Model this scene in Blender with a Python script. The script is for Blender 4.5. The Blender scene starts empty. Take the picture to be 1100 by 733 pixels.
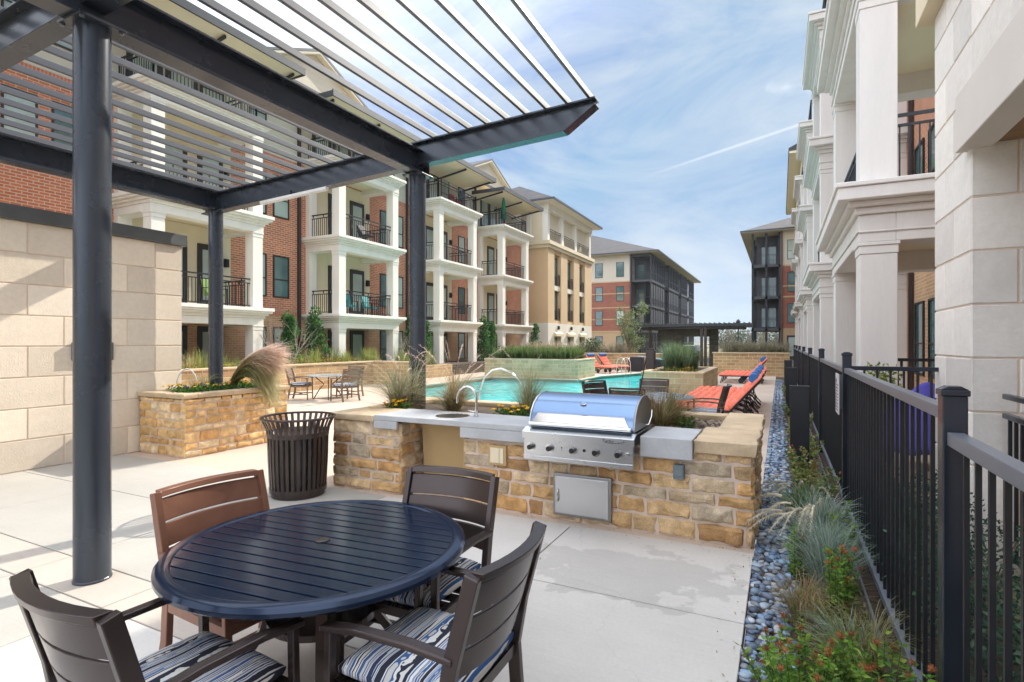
import bpy, bmesh, math, random
from mathutils import Vector, Matrix, noise
R = math.radians
rnd = random.Random(7)
sc = bpy.context.scene
col = sc.collection

# ------------------------------------------------------------------ camera, sky, sun, exposure
cam = bpy.data.cameras.new('camera'); cam_o = bpy.data.objects.new('camera', cam); col.objects.link(cam_o)
cam.sensor_width = 36; cam.lens = 583/1100*36; cam.clip_end = 5000; cam.clip_start = .05
cam.shift_y = 1.5/1100
cam_o.location = (0, 0, 1.7); cam_o.rotation_euler = (R(90), 0, R(26.3))
sc.camera = cam_o
SUN_EL, SUN_AZ = 34.0, 14.5          # azimuth from +Y towards +X
sd = Vector((math.sin(R(SUN_AZ))*math.cos(R(SUN_EL)), math.cos(R(SUN_AZ))*math.cos(R(SUN_EL)), math.sin(R(SUN_EL))))
sl = bpy.data.lights.new('sun', 'SUN'); sl.energy = 3.4; sl.angle = R(.55); sl.color = (1, .93, .82)
so = bpy.data.objects.new('sun', sl); col.objects.link(so)
so.rotation_euler = sd.to_track_quat('Z', 'Y').to_euler(); so.location = (0, 0, 40)
world = bpy.data.worlds.new('World'); sc.world = world; world.use_nodes = True
wt = world.node_tree; wt.nodes.clear()
def wn(t, **k):
    n = wt.nodes.new(t)
    for a, b in k.items(): setattr(n, a, b)
    return n
wl = wt.links.new
sky = wn('ShaderNodeTexSky', sky_type='NISHITA', sun_disc=False, sun_elevation=R(SUN_EL), sun_rotation=R(SUN_AZ), altitude=200, air_density=1.0, dust_density=.6, ozone_density=2.2)
tc = wn('ShaderNodeTexCoord')
mp = wn('ShaderNodeMapping'); mp.inputs['Scale'].default_value = (1.0, 1.9, 3.2); mp.inputs['Rotation'].default_value = (0, .3, .5)
n1 = wn('ShaderNodeTexNoise'); n1.inputs['Scale'].default_value = 1.7; n1.inputs['Detail'].default_value = 9; n1.inputs['Roughness'].default_value = .62; n1.inputs['Distortion'].default_value = .9
cr = wn('ShaderNodeValToRGB'); cr.color_ramp.elements[0].position = .40; cr.color_ramp.elements[1].position = .62
cr.color_ramp.elements[0].color = (.12, .12, .12, 1); cr.color_ramp.elements[1].color = (.92, .92, .92, 1)
wl(tc.outputs['Generated'], mp.inputs['Vector']); wl(mp.outputs[0], n1.inputs['Vector']); wl(n1.outputs['Fac'], cr.inputs[0])
mx = wn('ShaderNodeMixRGB'); mx.inputs[2].default_value = (3.6, 4.15, 4.7, 1)
skm = wn('ShaderNodeVectorMath', operation='MULTIPLY'); skm.inputs[1].default_value = (.36, .52, .80); wl(sky.outputs[0], skm.inputs[0])
skc = wn('ShaderNodeVectorMath', operation='MINIMUM'); skc.inputs[1].default_value = (1.5, 2.6, 4.1); wl(skm.outputs[0], skc.inputs[0])
wl(skc.outputs[0], mx.inputs[1])
# contrail: a thin band around a great circle, limited in azimuth
def dirpx(px, py):
    a = (px-550)/583; y = R(26.3)
    return Vector((-math.sin(y)+a*math.cos(y), math.cos(y)+a*math.sin(y), (368-py)/583)).normalized()
ca, cb = dirpx(690, 191), dirpx(868, 131); cn = ca.cross(cb).normalized()
dp = wn('ShaderNodeVectorMath', operation='DOT_PRODUCT'); dp.inputs[1].default_value = cn; wl(tc.outputs['Generated'], dp.inputs[0])
ab = wn('ShaderNodeMath', operation='ABSOLUTE'); wl(dp.outputs['Value'], ab.inputs[0])
mr = wn('ShaderNodeMapRange'); mr.inputs[1].default_value = .0012; mr.inputs[2].default_value = .0028; mr.inputs[3].default_value = 1.0; mr.inputs[4].default_value = 0
wl(ab.outputs[0], mr.inputs[0])
dq = wn('ShaderNodeVectorMath', operation='DOT_PRODUCT'); dq.inputs[1].default_value = (cb-ca*ca.dot(cb)).normalized(); wl(tc.outputs['Generated'], dq.inputs[0])
mr2 = wn('ShaderNodeMapRange'); mr2.inputs[1].default_value = .0; mr2.inputs[2].default_value = .12
wl(dq.outputs['Value'], mr2.inputs[0])
mm = wn('ShaderNodeMath', operation='MULTIPLY'); wl(mr.outputs[0], mm.inputs[0]); wl(mr2.outputs[0], mm.inputs[1])
ma = wn('ShaderNodeMath', operation='MAXIMUM'); wl(cr.outputs[0], ma.inputs[0]); wl(mm.outputs[0], ma.inputs[1]); 
wl(cr.outputs[0], mx.inputs[0])
mxc = wn('ShaderNodeMixRGB'); mxc.inputs[2].default_value = (6.5, 6.8, 7.2, 1); mfc = wn('ShaderNodeMath', operation='MULTIPLY'); mfc.inputs[1].default_value = .32; wl(mm.outputs[0], mfc.inputs[0]); wl(mfc.outputs[0], mxc.inputs[0])
# one small bright cloud near the right building
puff = dirpx(843, 94); dpf = wn('ShaderNodeVectorMath', operation='DISTANCE'); dpf.inputs[1].default_value = (puff.x, puff.y, puff.z*2.4)
pm_ = wn('ShaderNodeVectorMath', operation='MULTIPLY'); pm_.inputs[1].default_value = (1, 1, 2.4); wl(tc.outputs['Generated'], pm_.inputs[0]); wl(pm_.outputs[0], dpf.inputs[0])
pn = wn('ShaderNodeTexNoise'); pn.inputs['Scale'].default_value = 17; pn.inputs['Detail'].default_value = 6; wl(tc.outputs['Generated'], pn.inputs['Vector'])
pa = wn('ShaderNodeMath', operation='MULTIPLY_ADD'); pa.inputs[1].default_value = -.16; wl(pn.outputs['Fac'], pa.inputs[0]); wl(dpf.outputs['Value'], pa.inputs[2])
pr = wn('ShaderNodeMapRange', interpolation_type='SMOOTHSTEP'); pr.inputs[1].default_value = -.040; pr.inputs[2].default_value = -.10; wl(pa.outputs[0], pr.inputs[0])
mxp = wn('ShaderNodeMixRGB'); mxp.inputs[2].default_value = (6.5, 6.8, 7.2, 1); wl(pr.outputs[0], mxp.inputs[0])
wl(mx.outputs[0], mxc.inputs[1]); wl(mxc.outputs[0], mxp.inputs[1])
bg = wn('ShaderNodeBackground'); bg.inputs[1].default_value = .09
ow = wn('ShaderNodeOutputWorld'); # bright sky veil added overhead and behind the viewer to lift the shade
df = wn('ShaderNodeVectorMath', operation='DOT_PRODUCT'); df.inputs[1].default_value = Vector((.28, .40, -.87)).normalized(); wl(tc.outputs['Generated'], df.inputs[0])
mr3 = wn('ShaderNodeMapRange', interpolation_type='SMOOTHSTEP'); mr3.inputs[1].default_value = -.10; mr3.inputs[2].default_value = -.74; wl(df.outputs['Value'], mr3.inputs[0])
mx3 = wn('ShaderNodeMixRGB'); mx3.inputs[2].default_value = (13.8, 14.5, 16.0, 1); wl(mr3.outputs[0], mx3.inputs[0]); wl(mxp.outputs[0], mx3.inputs[1])
wl(mx3.outputs[0], bg.inputs[0]); wl(bg.outputs[0], ow.inputs[0])
vs = sc.view_settings; vs.view_transform = 'Standard'; vs.look = 'None'; vs.exposure = 1.0; vs.gamma = 1; vs.use_curve_mapping = False
sc.cycles.use_denoising = True; sc.cycles.max_bounces = 7; sc.cycles.diffuse_bounces = 4; sc.cycles.glossy_bounces = 3
sc.cycles.transmission_bounces = 4; sc.cycles.transparent_max_bounces = 6
sc.cycles.caustics_reflective = False; sc.cycles.caustics_refractive = False; sc.cycles.sample_clamp_indirect = 8

# ------------------------------------------------------------------ helpers
def tag(o, label=None, cat=None, group=None, kind=None):
    if label: o['label'] = label
    if cat: o['category'] = cat
    if group: o['group'] = group
    if kind: o['kind'] = kind
    return o
def thing(name, label, cat, loc=(0, 0, 0), rz=0, group=None):
    o = bpy.data.objects.new(name, None); col.objects.link(o); o.empty_display_size = .2
    o.location = loc; o.rotation_euler = (0, 0, rz)
    return tag(o, label, cat, group)
def dup(root, loc, rz, label=None, group=None):
    r = root.copy(); col.objects.link(r); r.location = loc; r.rotation_euler = (0, 0, rz)
    if label: r['label'] = label
    if group: r['group'] = group
    for ch in list(root.children):
        c = ch.copy(); col.objects.link(c); c.parent = r
        for g in ch.children:
            d = g.copy(); col.objects.link(d); d.parent = c
    return r
def wloc(o):
    v = Vector((0, 0, 0))
    while o is not None: v = v+o.location; o = o.parent
    return v
class MB:
    def __init__(s): s.v = []; s.f = []; s.c = []; s.cc = (1, 1, 1)
    def add(s, vs, fs, c=None):
        b = len(s.v); s.v += [tuple(p) for p in vs]; s.f += [tuple(i+b for i in f) for f in fs]
        s.c += [c or s.cc]*len(vs)
    def box(s, x0, x1, y0, y1, z0, z1, c=None):
        s.add([(x0,y0,z0),(x1,y0,z0),(x1,y1,z0),(x0,y1,z0),(x0,y0,z1),(x1,y0,z1),(x1,y1,z1),(x0,y1,z1)],
              [(0,3,2,1),(4,5,6,7),(0,1,5,4),(1,2,6,5),(2,3,7,6),(3,0,4,7)], c); return s
    def bar(s, p, q, w, h, up=(0, 0, 1), c=None):      # box beam from p to q, w sideways, h along up
        p = Vector(p); q = Vector(q); d = (q-p).normalized(); u = Vector(up)
        x = d.cross(u)
        if x.length < 1e-4: x = d.cross(Vector((0, 1, 0)))
        x.normalize(); u = x.cross(d).normalized(); x = x*w/2; u = u*h/2
        s.add([p-x-u, p+x-u, p+x+u, p-x+u, q-x-u, q+x-u, q+x+u, q-x+u],
              [(0,3,2,1),(4,5,6,7),(0,1,5,4),(1,2,6,5),(2,3,7,6),(3,0,4,7)], c); return s
    def path(s, pts, w, h, up=(0, 0, 1)):              # flat bar along a polyline
        pts = [Vector(p) for p in pts]; n = len(pts); vs = []; fs = []
        for i, p in enumerate(pts):
            d = (pts[min(i+1, n-1)]-pts[max(i-1, 0)]).normalized(); u = Vector(up); x = d.cross(u)
            if x.length < 1e-4: x = d.cross(Vector((0, 1, 0)))
            x.normalize(); u = x.cross(d).normalized()
            a = x*w/2; b = u*h/2; vs += [p-a-b, p+a-b, p+a+b, p-a+b]
        for i in range(n-1):
            for k in range(4): fs.append((i*4+k, i*4+(k+1) % 4, i*4+4+(k+1) % 4, i*4+4+k))
        fs += [(3, 2, 1, 0), tuple(range((n-1)*4, n*4))]
        s.add(vs, fs); return s
    def tube(s, pts, r, seg=10, r2=None, c=None):
        pts = [Vector(p) for p in pts]; n = len(pts); vs = []; fs = []; ref = None
        for i, p in enumerate(pts):
            d = (pts[min(i+1, n-1)]-pts[max(i-1, 0)]).normalized()
            if ref is None: ref = d.orthogonal().normalized()
            ref = (ref-d*ref.dot(d)).normalized(); b = d.cross(ref)
            rr = r if r2 is None else r+(r2-r)*i/(n-1)
            for k in range(seg):
                a = 2*math.pi*k/seg; vs.append(p+(ref*math.cos(a)+b*math.sin(a))*rr)
        for i in range(n-1):
            for k in range(seg): fs.append((i*seg+k, i*seg+(k+1) % seg, (i+1)*seg+(k+1) % seg, (i+1)*seg+k))
        fs += [tuple(range(seg))[::-1], tuple(range((n-1)*seg, n*seg))]
        s.add(vs, fs, c); return s
    def lathe(s, prof, cx=0, cy=0, seg=32, c=None):
        vs = []; fs = []; n = len(prof)
        for r, z in prof:
            for k in range(seg):
                a = 2*math.pi*k/seg; vs.append((cx+r*math.cos(a), cy+r*math.sin(a), z))
        for i in range(n-1):
            for k in range(seg): fs.append((i*seg+k, i*seg+(k+1) % seg, (i+1)*seg+(k+1) % seg, (i+1)*seg+k))
        if prof[0][0] > 1e-4: fs.append(tuple(range(seg))[::-1])
        if prof[-1][0] > 1e-4: fs.append(tuple(range((n-1)*seg, n*seg)))
        s.add(vs, fs, c); return s
    def prism(s, poly, ax, a0, a1, c=None):            # poly of 2D points in the plane normal to ax
        def P(p, t): return {'x': (t, p[0], p[1]), 'y': (p[0], t, p[1]), 'z': (p[0], p[1], t)}[ax]
        n = len(poly); vs = [P(p, a0) for p in poly]+[P(p, a1) for p in poly]
        fs = [tuple(range(n))[::-1], tuple(range(n, 2*n))]+[(i, (i+1) % n, n+(i+1) % n, n+i) for i in range(n)]
        s.add(vs, fs, c); return s
    def ball(s, p, r, sx=1, sy=1, sz=1, seg=8, c=None, rot=None):
        vs = []; fs = []; m = seg//2
        for i in range(m+1):
            t = math.pi*i/m
            for k in range(seg):
                a = 2*math.pi*k/seg
                q = Vector((math.sin(t)*math.cos(a)*r*sx, math.sin(t)*math.sin(a)*r*sy, math.cos(t)*r*sz))
                if rot: q = rot@q
                vs.append(Vector(p)+q)
        for i in range(m):
            for k in range(seg): fs.append((i*seg+k, (i+1)*seg+k, (i+1)*seg+(k+1) % seg, i*seg+(k+1) % seg))
        s.add(vs, fs, c); return s
    def build(s, name, m, parent=None, smooth=None, bevel=0, world=True, seg=2, local=None):
        me = bpy.data.meshes.new(name)
        off = Vector((0, 0, 0)); o = bpy.data.objects.new(name, me)
        vs = s.v
        if parent is not None:
            if world: off = wloc(parent)
        else:
            xs = [v[0] for v in vs]; ys = [v[1] for v in vs]; zs = [v[2] for v in vs]
            off = Vector(((min(xs)+max(xs))/2, (min(ys)+max(ys))/2, min(zs)))
        if off.length > 0: vs = [(a-off.x, b-off.y, c-off.z) for a, b, c in vs]
        me.from_pydata(vs, [], s.f); me.update()
        if any(c != (1, 1, 1) for c in s.c):
            at = me.color_attributes.new('Col', 'FLOAT_COLOR', 'POINT')
            fl = []
            for c in s.c: fl += [c[0], c[1], c[2], 1]
            at.data.foreach_set('color', fl)
        bm = bmesh.new(); bm.from_mesh(me); bmesh.ops.recalc_face_normals(bm, faces=bm.faces); bm.to_mesh(me); bm.free()
        me.materials.append(m); col.objects.link(o)
        if parent is not None: o.parent = parent
        else: o.location = off
        if smooth is not None:
            me.shade_smooth()
            if smooth > 0: me.set_sharp_from_angle(angle=R(smooth))
        if bevel:
            b = o.modifiers.new('bevel', 'BEVEL'); b.width = bevel; b.segments = seg; b.limit_method = 'ANGLE'; b.angle_limit = R(35); b.harden_normals = False
        return o

# ------------------------------------------------------------------ materials
def newmat(name):
    m = bpy.data.materials.new(name); m.use_nodes = True; nt = m.node_tree
    return m, nt, nt.nodes['Principled BSDF']
def nd(nt, t, ins=None, **k):
    n = nt.nodes.new(t)
    for a, b in k.items(): setattr(n, a, b)
    for a, b in (ins or {}).items(): n.inputs[a].default_value = b
    return n
def pm(name, c, rough=.6, metal=0, var=.12, scale=3, bump=0, bscale=60, spec=.5, vcol=False, stretch=None, rvar=0, var2=0):
    m, nt, p = newmat(name); L = nt.links.new
    geo = nd(nt, 'ShaderNodeNewGeometry'); src = geo.outputs['Position']
    if stretch:
        mpn = nd(nt, 'ShaderNodeMapping', {'Scale': stretch}); L(src, mpn.inputs[0]); src = mpn.outputs[0]
    n = nd(nt, 'ShaderNodeTexNoise', {'Scale': scale, 'Detail': 6, 'Roughness': .6}); L(src, n.inputs['Vector'])
    r = nd(nt, 'ShaderNodeMapRange', {1: .3, 2: .7, 3: 1-var, 4: 1+var}); L(n.outputs['Fac'], r.inputs[0])
    val = r.outputs[0]
    if var2:
        n2 = nd(nt, 'ShaderNodeTexNoise', {'Scale': scale*12, 'Detail': 4, 'Roughness': .7}); L(src, n2.inputs['Vector'])
        r2 = nd(nt, 'ShaderNodeMapRange', {1: .3, 2: .7, 3: 1-var2, 4: 1+var2}); L(n2.outputs['Fac'], r2.inputs[0])
        mu = nd(nt, 'ShaderNodeMath', operation='MULTIPLY'); L(val, mu.inputs[0]); L(r2.outputs[0], mu.inputs[1]); val = mu.outputs[0]
    mul = nd(nt, 'ShaderNodeVectorMath', operation='SCALE'); mul.inputs[0].default_value = c[:3]; L(val, mul.inputs['Scale'])
    out = mul.outputs[0]
    if vcol:
        a = nd(nt, 'ShaderNodeVertexColor', layer_name='Col'); mv = nd(nt, 'ShaderNodeVectorMath', operation='MULTIPLY')
        L(out, mv.inputs[0]); L(a.outputs[0], mv.inputs[1]); out = mv.outputs[0]
    L(out, p.inputs['Base Color']); p.inputs['Roughness'].default_value = rough; p.inputs['Metallic'].default_value = metal
    p.inputs['Specular IOR Level'].default_value = spec
    if rvar:
        rr = nd(nt, 'ShaderNodeMapRange', {1: .3, 2: .7, 3: max(.02, rough-rvar), 4: rough+rvar}); L(n.outputs['Fac'], rr.inputs[0]); L(rr.outputs[0], p.inputs['Roughness'])
    if bump:
        nb = nd(nt, 'ShaderNodeTexNoise', {'Scale': bscale, 'Detail': 5, 'Roughness': .65}); L(src, nb.inputs['Vector'])
        b = nd(nt, 'ShaderNodeBump', {'Strength': min(1, bump), 'Distance': .016 if bump >= 1 else .01}); L(nb.outputs['Fac'], b.inputs['Height']); L(b.outputs[0], p.inputs['Normal'])
    return m
def brick(name, c1, c2, mortar, bw=.24, bh=.08, ms=.012, rough=.85, bias=0, bump=.6, offset=.5, var=.15, soldier=False):
    m, nt, p = newmat(name); L = nt.links.new
    g = nd(nt, 'ShaderNodeNewGeometry'); sx = nd(nt, 'ShaderNodeSeparateXYZ'); L(g.outputs['Position'], sx.inputs[0])
    sn = nd(nt, 'ShaderNodeSeparateXYZ'); L(g.outputs['True Normal'], sn.inputs[0])
    ab = nd(nt, 'ShaderNodeMath', operation='ABSOLUTE'); L(sn.outputs[0], ab.inputs[0])
    gt = nd(nt, 'ShaderNodeMath', operation='GREATER_THAN'); gt.inputs[1].default_value = .6; L(ab.outputs[0], gt.inputs[0])
    mxu = nd(nt, 'ShaderNodeMix'); L(gt.outputs[0], mxu.inputs[0]); L(sx.outputs[0], mxu.inputs[2]); L(sx.outputs[1], mxu.inputs[3])
    cb_ = nd(nt, 'ShaderNodeCombineXYZ')
    if soldier: L(sx.outputs[2], cb_.inputs[0]); L(mxu.outputs[0], cb_.inputs[1])
    else: L(mxu.outputs[0], cb_.inputs[0]); L(sx.outputs[2], cb_.inputs[1])
    b = nd(nt, 'ShaderNodeTexBrick', {'Color1': (*c1, 1), 'Color2': (*c2, 1), 'Mortar': (*mortar, 1), 'Scale': 1, 'Mortar Size': ms, 'Mortar Smooth': .2, 'Bias': bias, 'Brick Width': bw, 'Row Height': bh}, offset=offset)
    L(cb_.outputs[0], b.inputs['Vector'])
    n = nd(nt, 'ShaderNodeTexNoise', {'Scale': .6, 'Detail': 8, 'Roughness': .7}); L(g.outputs['Position'], n.inputs['Vector'])
    r = nd(nt, 'ShaderNodeMapRange', {1: .3, 2: .7, 3: 1-var, 4: 1+var}); L(n.outputs['Fac'], r.inputs[0])
    mv = nd(nt, 'ShaderNodeVectorMath', operation='SCALE'); L(b.outputs['Color'], mv.inputs[0]); L(r.outputs[0], mv.inputs['Scale'])
    L(mv.outputs[0], p.inputs['Base Color']); p.inputs['Roughness'].default_value = rough
    bu = nd(nt, 'ShaderNodeBump', {'Strength': bump, 'Distance': .01}); bu.invert = True; L(b.outputs['Fac'], bu.inputs['Height']); L(bu.outputs[0], p.inputs['Normal'])
    return m
def leafmat(name, tr=.4, rough=.6, var=.25, scale=8, tint=(1, 1, 1)):
    m, nt, p = newmat(name); L = nt.links.new
    a = nd(nt, 'ShaderNodeVertexColor', layer_name='Col'); g = nd(nt, 'ShaderNodeNewGeometry')
    n = nd(nt, 'ShaderNodeTexNoise', {'Scale': scale, 'Detail': 3}); L(g.outputs['Position'], n.inputs['Vector'])
    r = nd(nt, 'ShaderNodeMapRange', {1: .3, 2: .7, 3: 1-var, 4: 1+var}); L(n.outputs['Fac'], r.inputs[0])
    mv = nd(nt, 'ShaderNodeVectorMath', operation='SCALE'); L(a.outputs[0], mv.inputs[0]); L(r.outputs[0], mv.inputs['Scale'])
    L(mv.outputs[0], p.inputs['Base Color']); p.inputs['Roughness'].default_value = rough; p.inputs['Specular IOR Level'].default_value = .3
    t = nd(nt, 'ShaderNodeBsdfTranslucent'); L(mv.outputs[0], t.inputs['Color'])
    ms = nd(nt, 'ShaderNodeMixShader', {0: tr}); L(p.outputs[0], ms.inputs[1]); L(t.outputs[0], ms.inputs[2])
    L(ms.outputs[0], nt.nodes['Material Output'].inputs['Surface'])
    return m
M = {}
M['steel_dark'] = pm('dark grey painted steel', (.046, .055, .070), .27, .28, .05, 2, rvar=.03)
M['steel_grey'] = pm('grey painted steel louver', (.125, .137, .155), .42, .25, .04, 1)
M['steel_flange'] = M['steel_dark']
M['black'] = pm('black powder coat', (.014, .016, .02), .42, .1, .1, 6, .05, 250, rvar=.08)
M['rail_top'] = pm('fence rail paint', (.035, .042, .058), .22, .55, .1, 6, rvar=.04)
M['rail_grey'] = pm('fence rail paint with sky sheen', (.17, .185, .22), .33, .2, .06, 3)  # pale grey base carries the rails' sky sheen as colour
M['bronze'] = pm('dark bronze aluminium', (.066, .050, .047), .27, .6, .05, 3)
M['bronze_brown'] = pm('reddish brown aluminium', (.21, .095, .06), .36, .3, .12, 5, stretch=(6, 1, 1))  # lighter, redder brown than the dark bronze, streaked at random
M['table_blue'] = pm('blue black table enamel', (.012, .026, .060), .15, .4, .04, 2, rvar=.03)
M['stainless'] = pm('brushed stainless steel', (.60, .61, .62), .24, 1, .04, .6, rvar=.04)
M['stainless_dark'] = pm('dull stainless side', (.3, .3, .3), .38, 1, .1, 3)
M['chrome'] = pm('chrome', (.7, .7, .7), .12, 1, .03, 3)
M['knob'] = pm('black knob', (.015, .015, .015), .3, 0, .1, 9)
M['concrete_counter'] = pm('grey concrete counter', (.44, .45, .46), .65, 0, .12, 3, .25, 90, var2=.06)
M['deck'] = pm('pool deck concrete', (.56, .45, .36), .85, 0, .1, .8, .3, 60, var2=.05)
M['stucco_white'] = pm('white painted stucco', (.76, .71, .62), .8, 0, .05, .7, .15, 90)
M['stucco_cream'] = pm('cream stucco', (.74, .64, .46), .85, 0, .06, .6, .2, 80)
M['stucco_tan'] = pm('tan stucco', (.64, .46, .27), .88, 0, .07, .5, .2, 80)
M['siding'] = pm('beige siding', (.60, .56, .46), .8, 0, .06, .5, .2, 50, stretch=(1, 1, 8))
M['ceiling_cream'] = pm('pale yellow porch ceiling', (.78, .66, .44), .9, 0, .04, .5)
M['white_trim'] = pm('off white trim', (.82, .78, .70), .7, 0, .05, 2.5, stretch=(1.5, 1.5, .25), var2=.03)
M['right_trim'] = pm('warm grey white trim', (.72, .69, .66), .7, 0, .05, 2.5, stretch=(1.5, 1.5, .25), var2=.03)
M['right_soffit'] = pm('cream soffit', (.76, .69, .50), .85, 0, .05, .6)
M['roof'] = brick('grey asphalt shingle', (.055, .055, .06), (.085, .08, .08), (.04, .04, .04), .9, .14, .01, .95, bump=.3)
M['metal_roof'] = pm('dark standing seam metal', (.06, .065, .07), .45, .6, .1, 2)
M['brick_red'] = brick('red brick', (.62, .185, .075), (.46, .125, .05), (.58, .46, .35), .25, .085, .013)
M['brick_soldier'] = brick('red soldier course', (.58, .18, .085), (.50, .14, .07), (.46, .36, .28), .5, .09, .014, soldier=True, offset=0)
M['brick_tan'] = brick('orange tan brick', (.62, .34, .17), (.50, .26, .13), (.60, .45, .32), .25, .085, .012)
M['brick_far'] = brick('far red brick', (.34, .085, .045), (.26, .065, .04), (.28, .2, .15), .3, .1, .012)
M['far_tan'] = pm('far tan stucco', (.46, .32, .19), .9, 0, .05, .3)
M['far_beige'] = pm('far beige siding', (.55, .50, .42), .9, 0, .05, .3)
M['screen'] = pm('dark bronze screening', (.025, .025, .03), .5, .3, .15, 3)
M['screen2'] = pm('dark slate panel', (.055, .058, .068), .6, .1, .2, 1)
M['glass'] = pm('window glass', (.08, .15, .15), .06, 0, .3, .8, spec=.9)
M['glass_blind'] = pm('window with pale blinds', (.38, .46, .42), .08, 0, .15, .9, spec=.8, stretch=(1, 1, 1))
M['frame'] = pm('dark window frame', (.03, .028, .028), .5, .1)
M['downpipe'] = pm('brown downpipe', (.06, .045, .04), .5, .3)
M['mortar'] = pm('pale mortar', (.64, .52, .43), .95, 0, .1, 6, .4, 80)
M['rubble'] = pm('rough sandstone', (1, 1, 1), .93, 0, .3, 9, 1, 26, vcol=True, var2=.26)
M['ashlar'] = pm('smooth limestone', (1, 1, 1), .85, 0, .06, 1.2, .4, 45, vcol=True, var2=.055)
M['ashlar_core'] = pm('limestone joint mortar', (.72, .58, .47), .95, 0, .1, 5)
M['capstone'] = pm('tan cap stone', (.56, .43, .28), .88, 0, .16, 4, .6, 25, var2=.08)
M['stucco_box'] = pm('ochre stucco panel', (.50, .35, .17), .85, 0, .05, 2, .2, 120)
M['soil'] = pm('dark mulch', (.07, .05, .035), .95, 0, .4, 10, 1, 40, var2=.4)
M['gravel'] = pm('brown gravel', (1, 1, 1), .9, 0, .2, 20, .3, 90, vcol=True)
M['pebble'] = pm('blue grey river pebble', (1, 1, 1), .42, 0, .12, 30, .08, 120, vcol=True, rvar=.1)
M['grass_ground'] = pm('scrubby turf', (.16, .15, .07), .95, 0, .3, .3, .5, 10)
M['leaf'] = leafmat('leaves', .4)
M['blade'] = leafmat('grass blades', .45, .55, .15, 20)
M['petal'] = leafmat('petals', .35, .6, .05)
M['bark'] = pm('bark', (.16, .12, .09), .9, 0, .25, 8, .8, 40)
M['twig'] = pm('pale bare twigs', (.36, .30, .25), .9, 0, .15, 8)
M['orange'] = pm('orange lounger fabric', (.86, .21, .13), .85, 0, .08, 4, .2, 300)
M['blue_cloth'] = pm('blue bolster fabric', (.04, .16, .42), .85, 0, .1, 4, .2, 300)
M['purple_cloth'] = pm('violet blue quilted cloth', (.07, .06, .36), .8, 0, .1, 4, .2, 200)
M['teal'] = pm('teal seat sling', (.06, .34, .34), .7, 0, .1, 4)
M['green_cloth'] = pm('green umbrella cloth', (.01, .22, .11), .8, 0, .1, 4)
M['red_cloth'] = pm('red cushion', (.35, .04, .05), .8)
M['white_plastic'] = pm('white plastic', (.7, .7, .68), .5)
M['sign'] = pm('sign plate', (.62, .60, .60), .5)
M['sign_ink'] = pm('sign ink', (.10, .10, .12), .6)
M['glass_table'] = pm('pale blue glass top', (.40, .52, .62), .08, 0, .1, 4, spec=.9)
M['lamp'] = pm('lamp diffuser', (.8, .8, .78), .4)
M['badge'] = pm('blue badge', (.25, .35, .5), .2, 1)
M['grey_box'] = pm('grey electrical box', (.16, .20, .22), .5, .3)
M['hill'] = pm('wooded hill', (.07, .085, .055), .95, 0, .25, .02)

# cushion stripes
def stripemat():
    m, nt, p = newmat('blue white black striped cushion'); L = nt.links.new
    t = nd(nt, 'ShaderNodeTexCoord'); s = nd(nt, 'ShaderNodeMapping', {'Scale': (1, .012, 0)}); L(t.outputs['Object'], s.inputs[0])
    w = nd(nt, 'ShaderNodeTexNoise', {'Scale': 7, 'Detail': 3, 'Roughness': .6}); L(t.outputs['Object'], w.inputs['Vector'])
    wv = nd(nt, 'ShaderNodeMapRange', {1: 0, 2: 1, 3: -.009, 4: .009}); L(w.outputs['Fac'], wv.inputs[0])
    ad = nd(nt, 'ShaderNodeVectorMath', operation='ADD'); L(s.outputs[0], ad.inputs[0]); L(wv.outputs[0], ad.inputs[1])
    n = nd(nt, 'ShaderNodeTexNoise', {'Scale': 17, 'Detail': 1.2, 'Roughness': .5}); L(ad.outputs[0], n.inputs['Vector'])
    r = nd(nt, 'ShaderNodeValToRGB'); e = r.color_ramp; e.interpolation = 'CONSTANT'
    e.elements[0].position = 0; e.elements[0].color = (.012, .014, .03, 1); e.elements[1].position = .36; e.elements[1].color = (.50, .49, .47, 1)
    for pos, c in ((.40, (.03, .10, .26)), (.44, (.66, .65, .62)), (.475, (.014, .018, .035)), (.505, (.60, .59, .57)), (.53, (.05, .16, .38)), (.56, (.68, .67, .64)), (.595, (.02, .035, .09)), (.635, (.45, .47, .50)), (.67, (.04, .13, .32)), (.71, (.62, .60, .57))):
        x = e.elements.new(pos); x.color = (*c, 1)
    L(n.outputs['Fac'], r.inputs[0]); L(r.outputs[0], p.inputs['Base Color']); p.inputs['Roughness'].default_value = .9
    f = nd(nt, 'ShaderNodeTexNoise', {'Scale': 400}); L(t.outputs['Object'], f.inputs['Vector'])
    b = nd(nt, 'ShaderNodeBump', {'Strength': .2, 'Distance': .002}); L(f.outputs['Fac'], b.inputs['Height']); L(b.outputs[0], p.inputs['Normal'])
    return m
M['stripe'] = stripemat()
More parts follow.
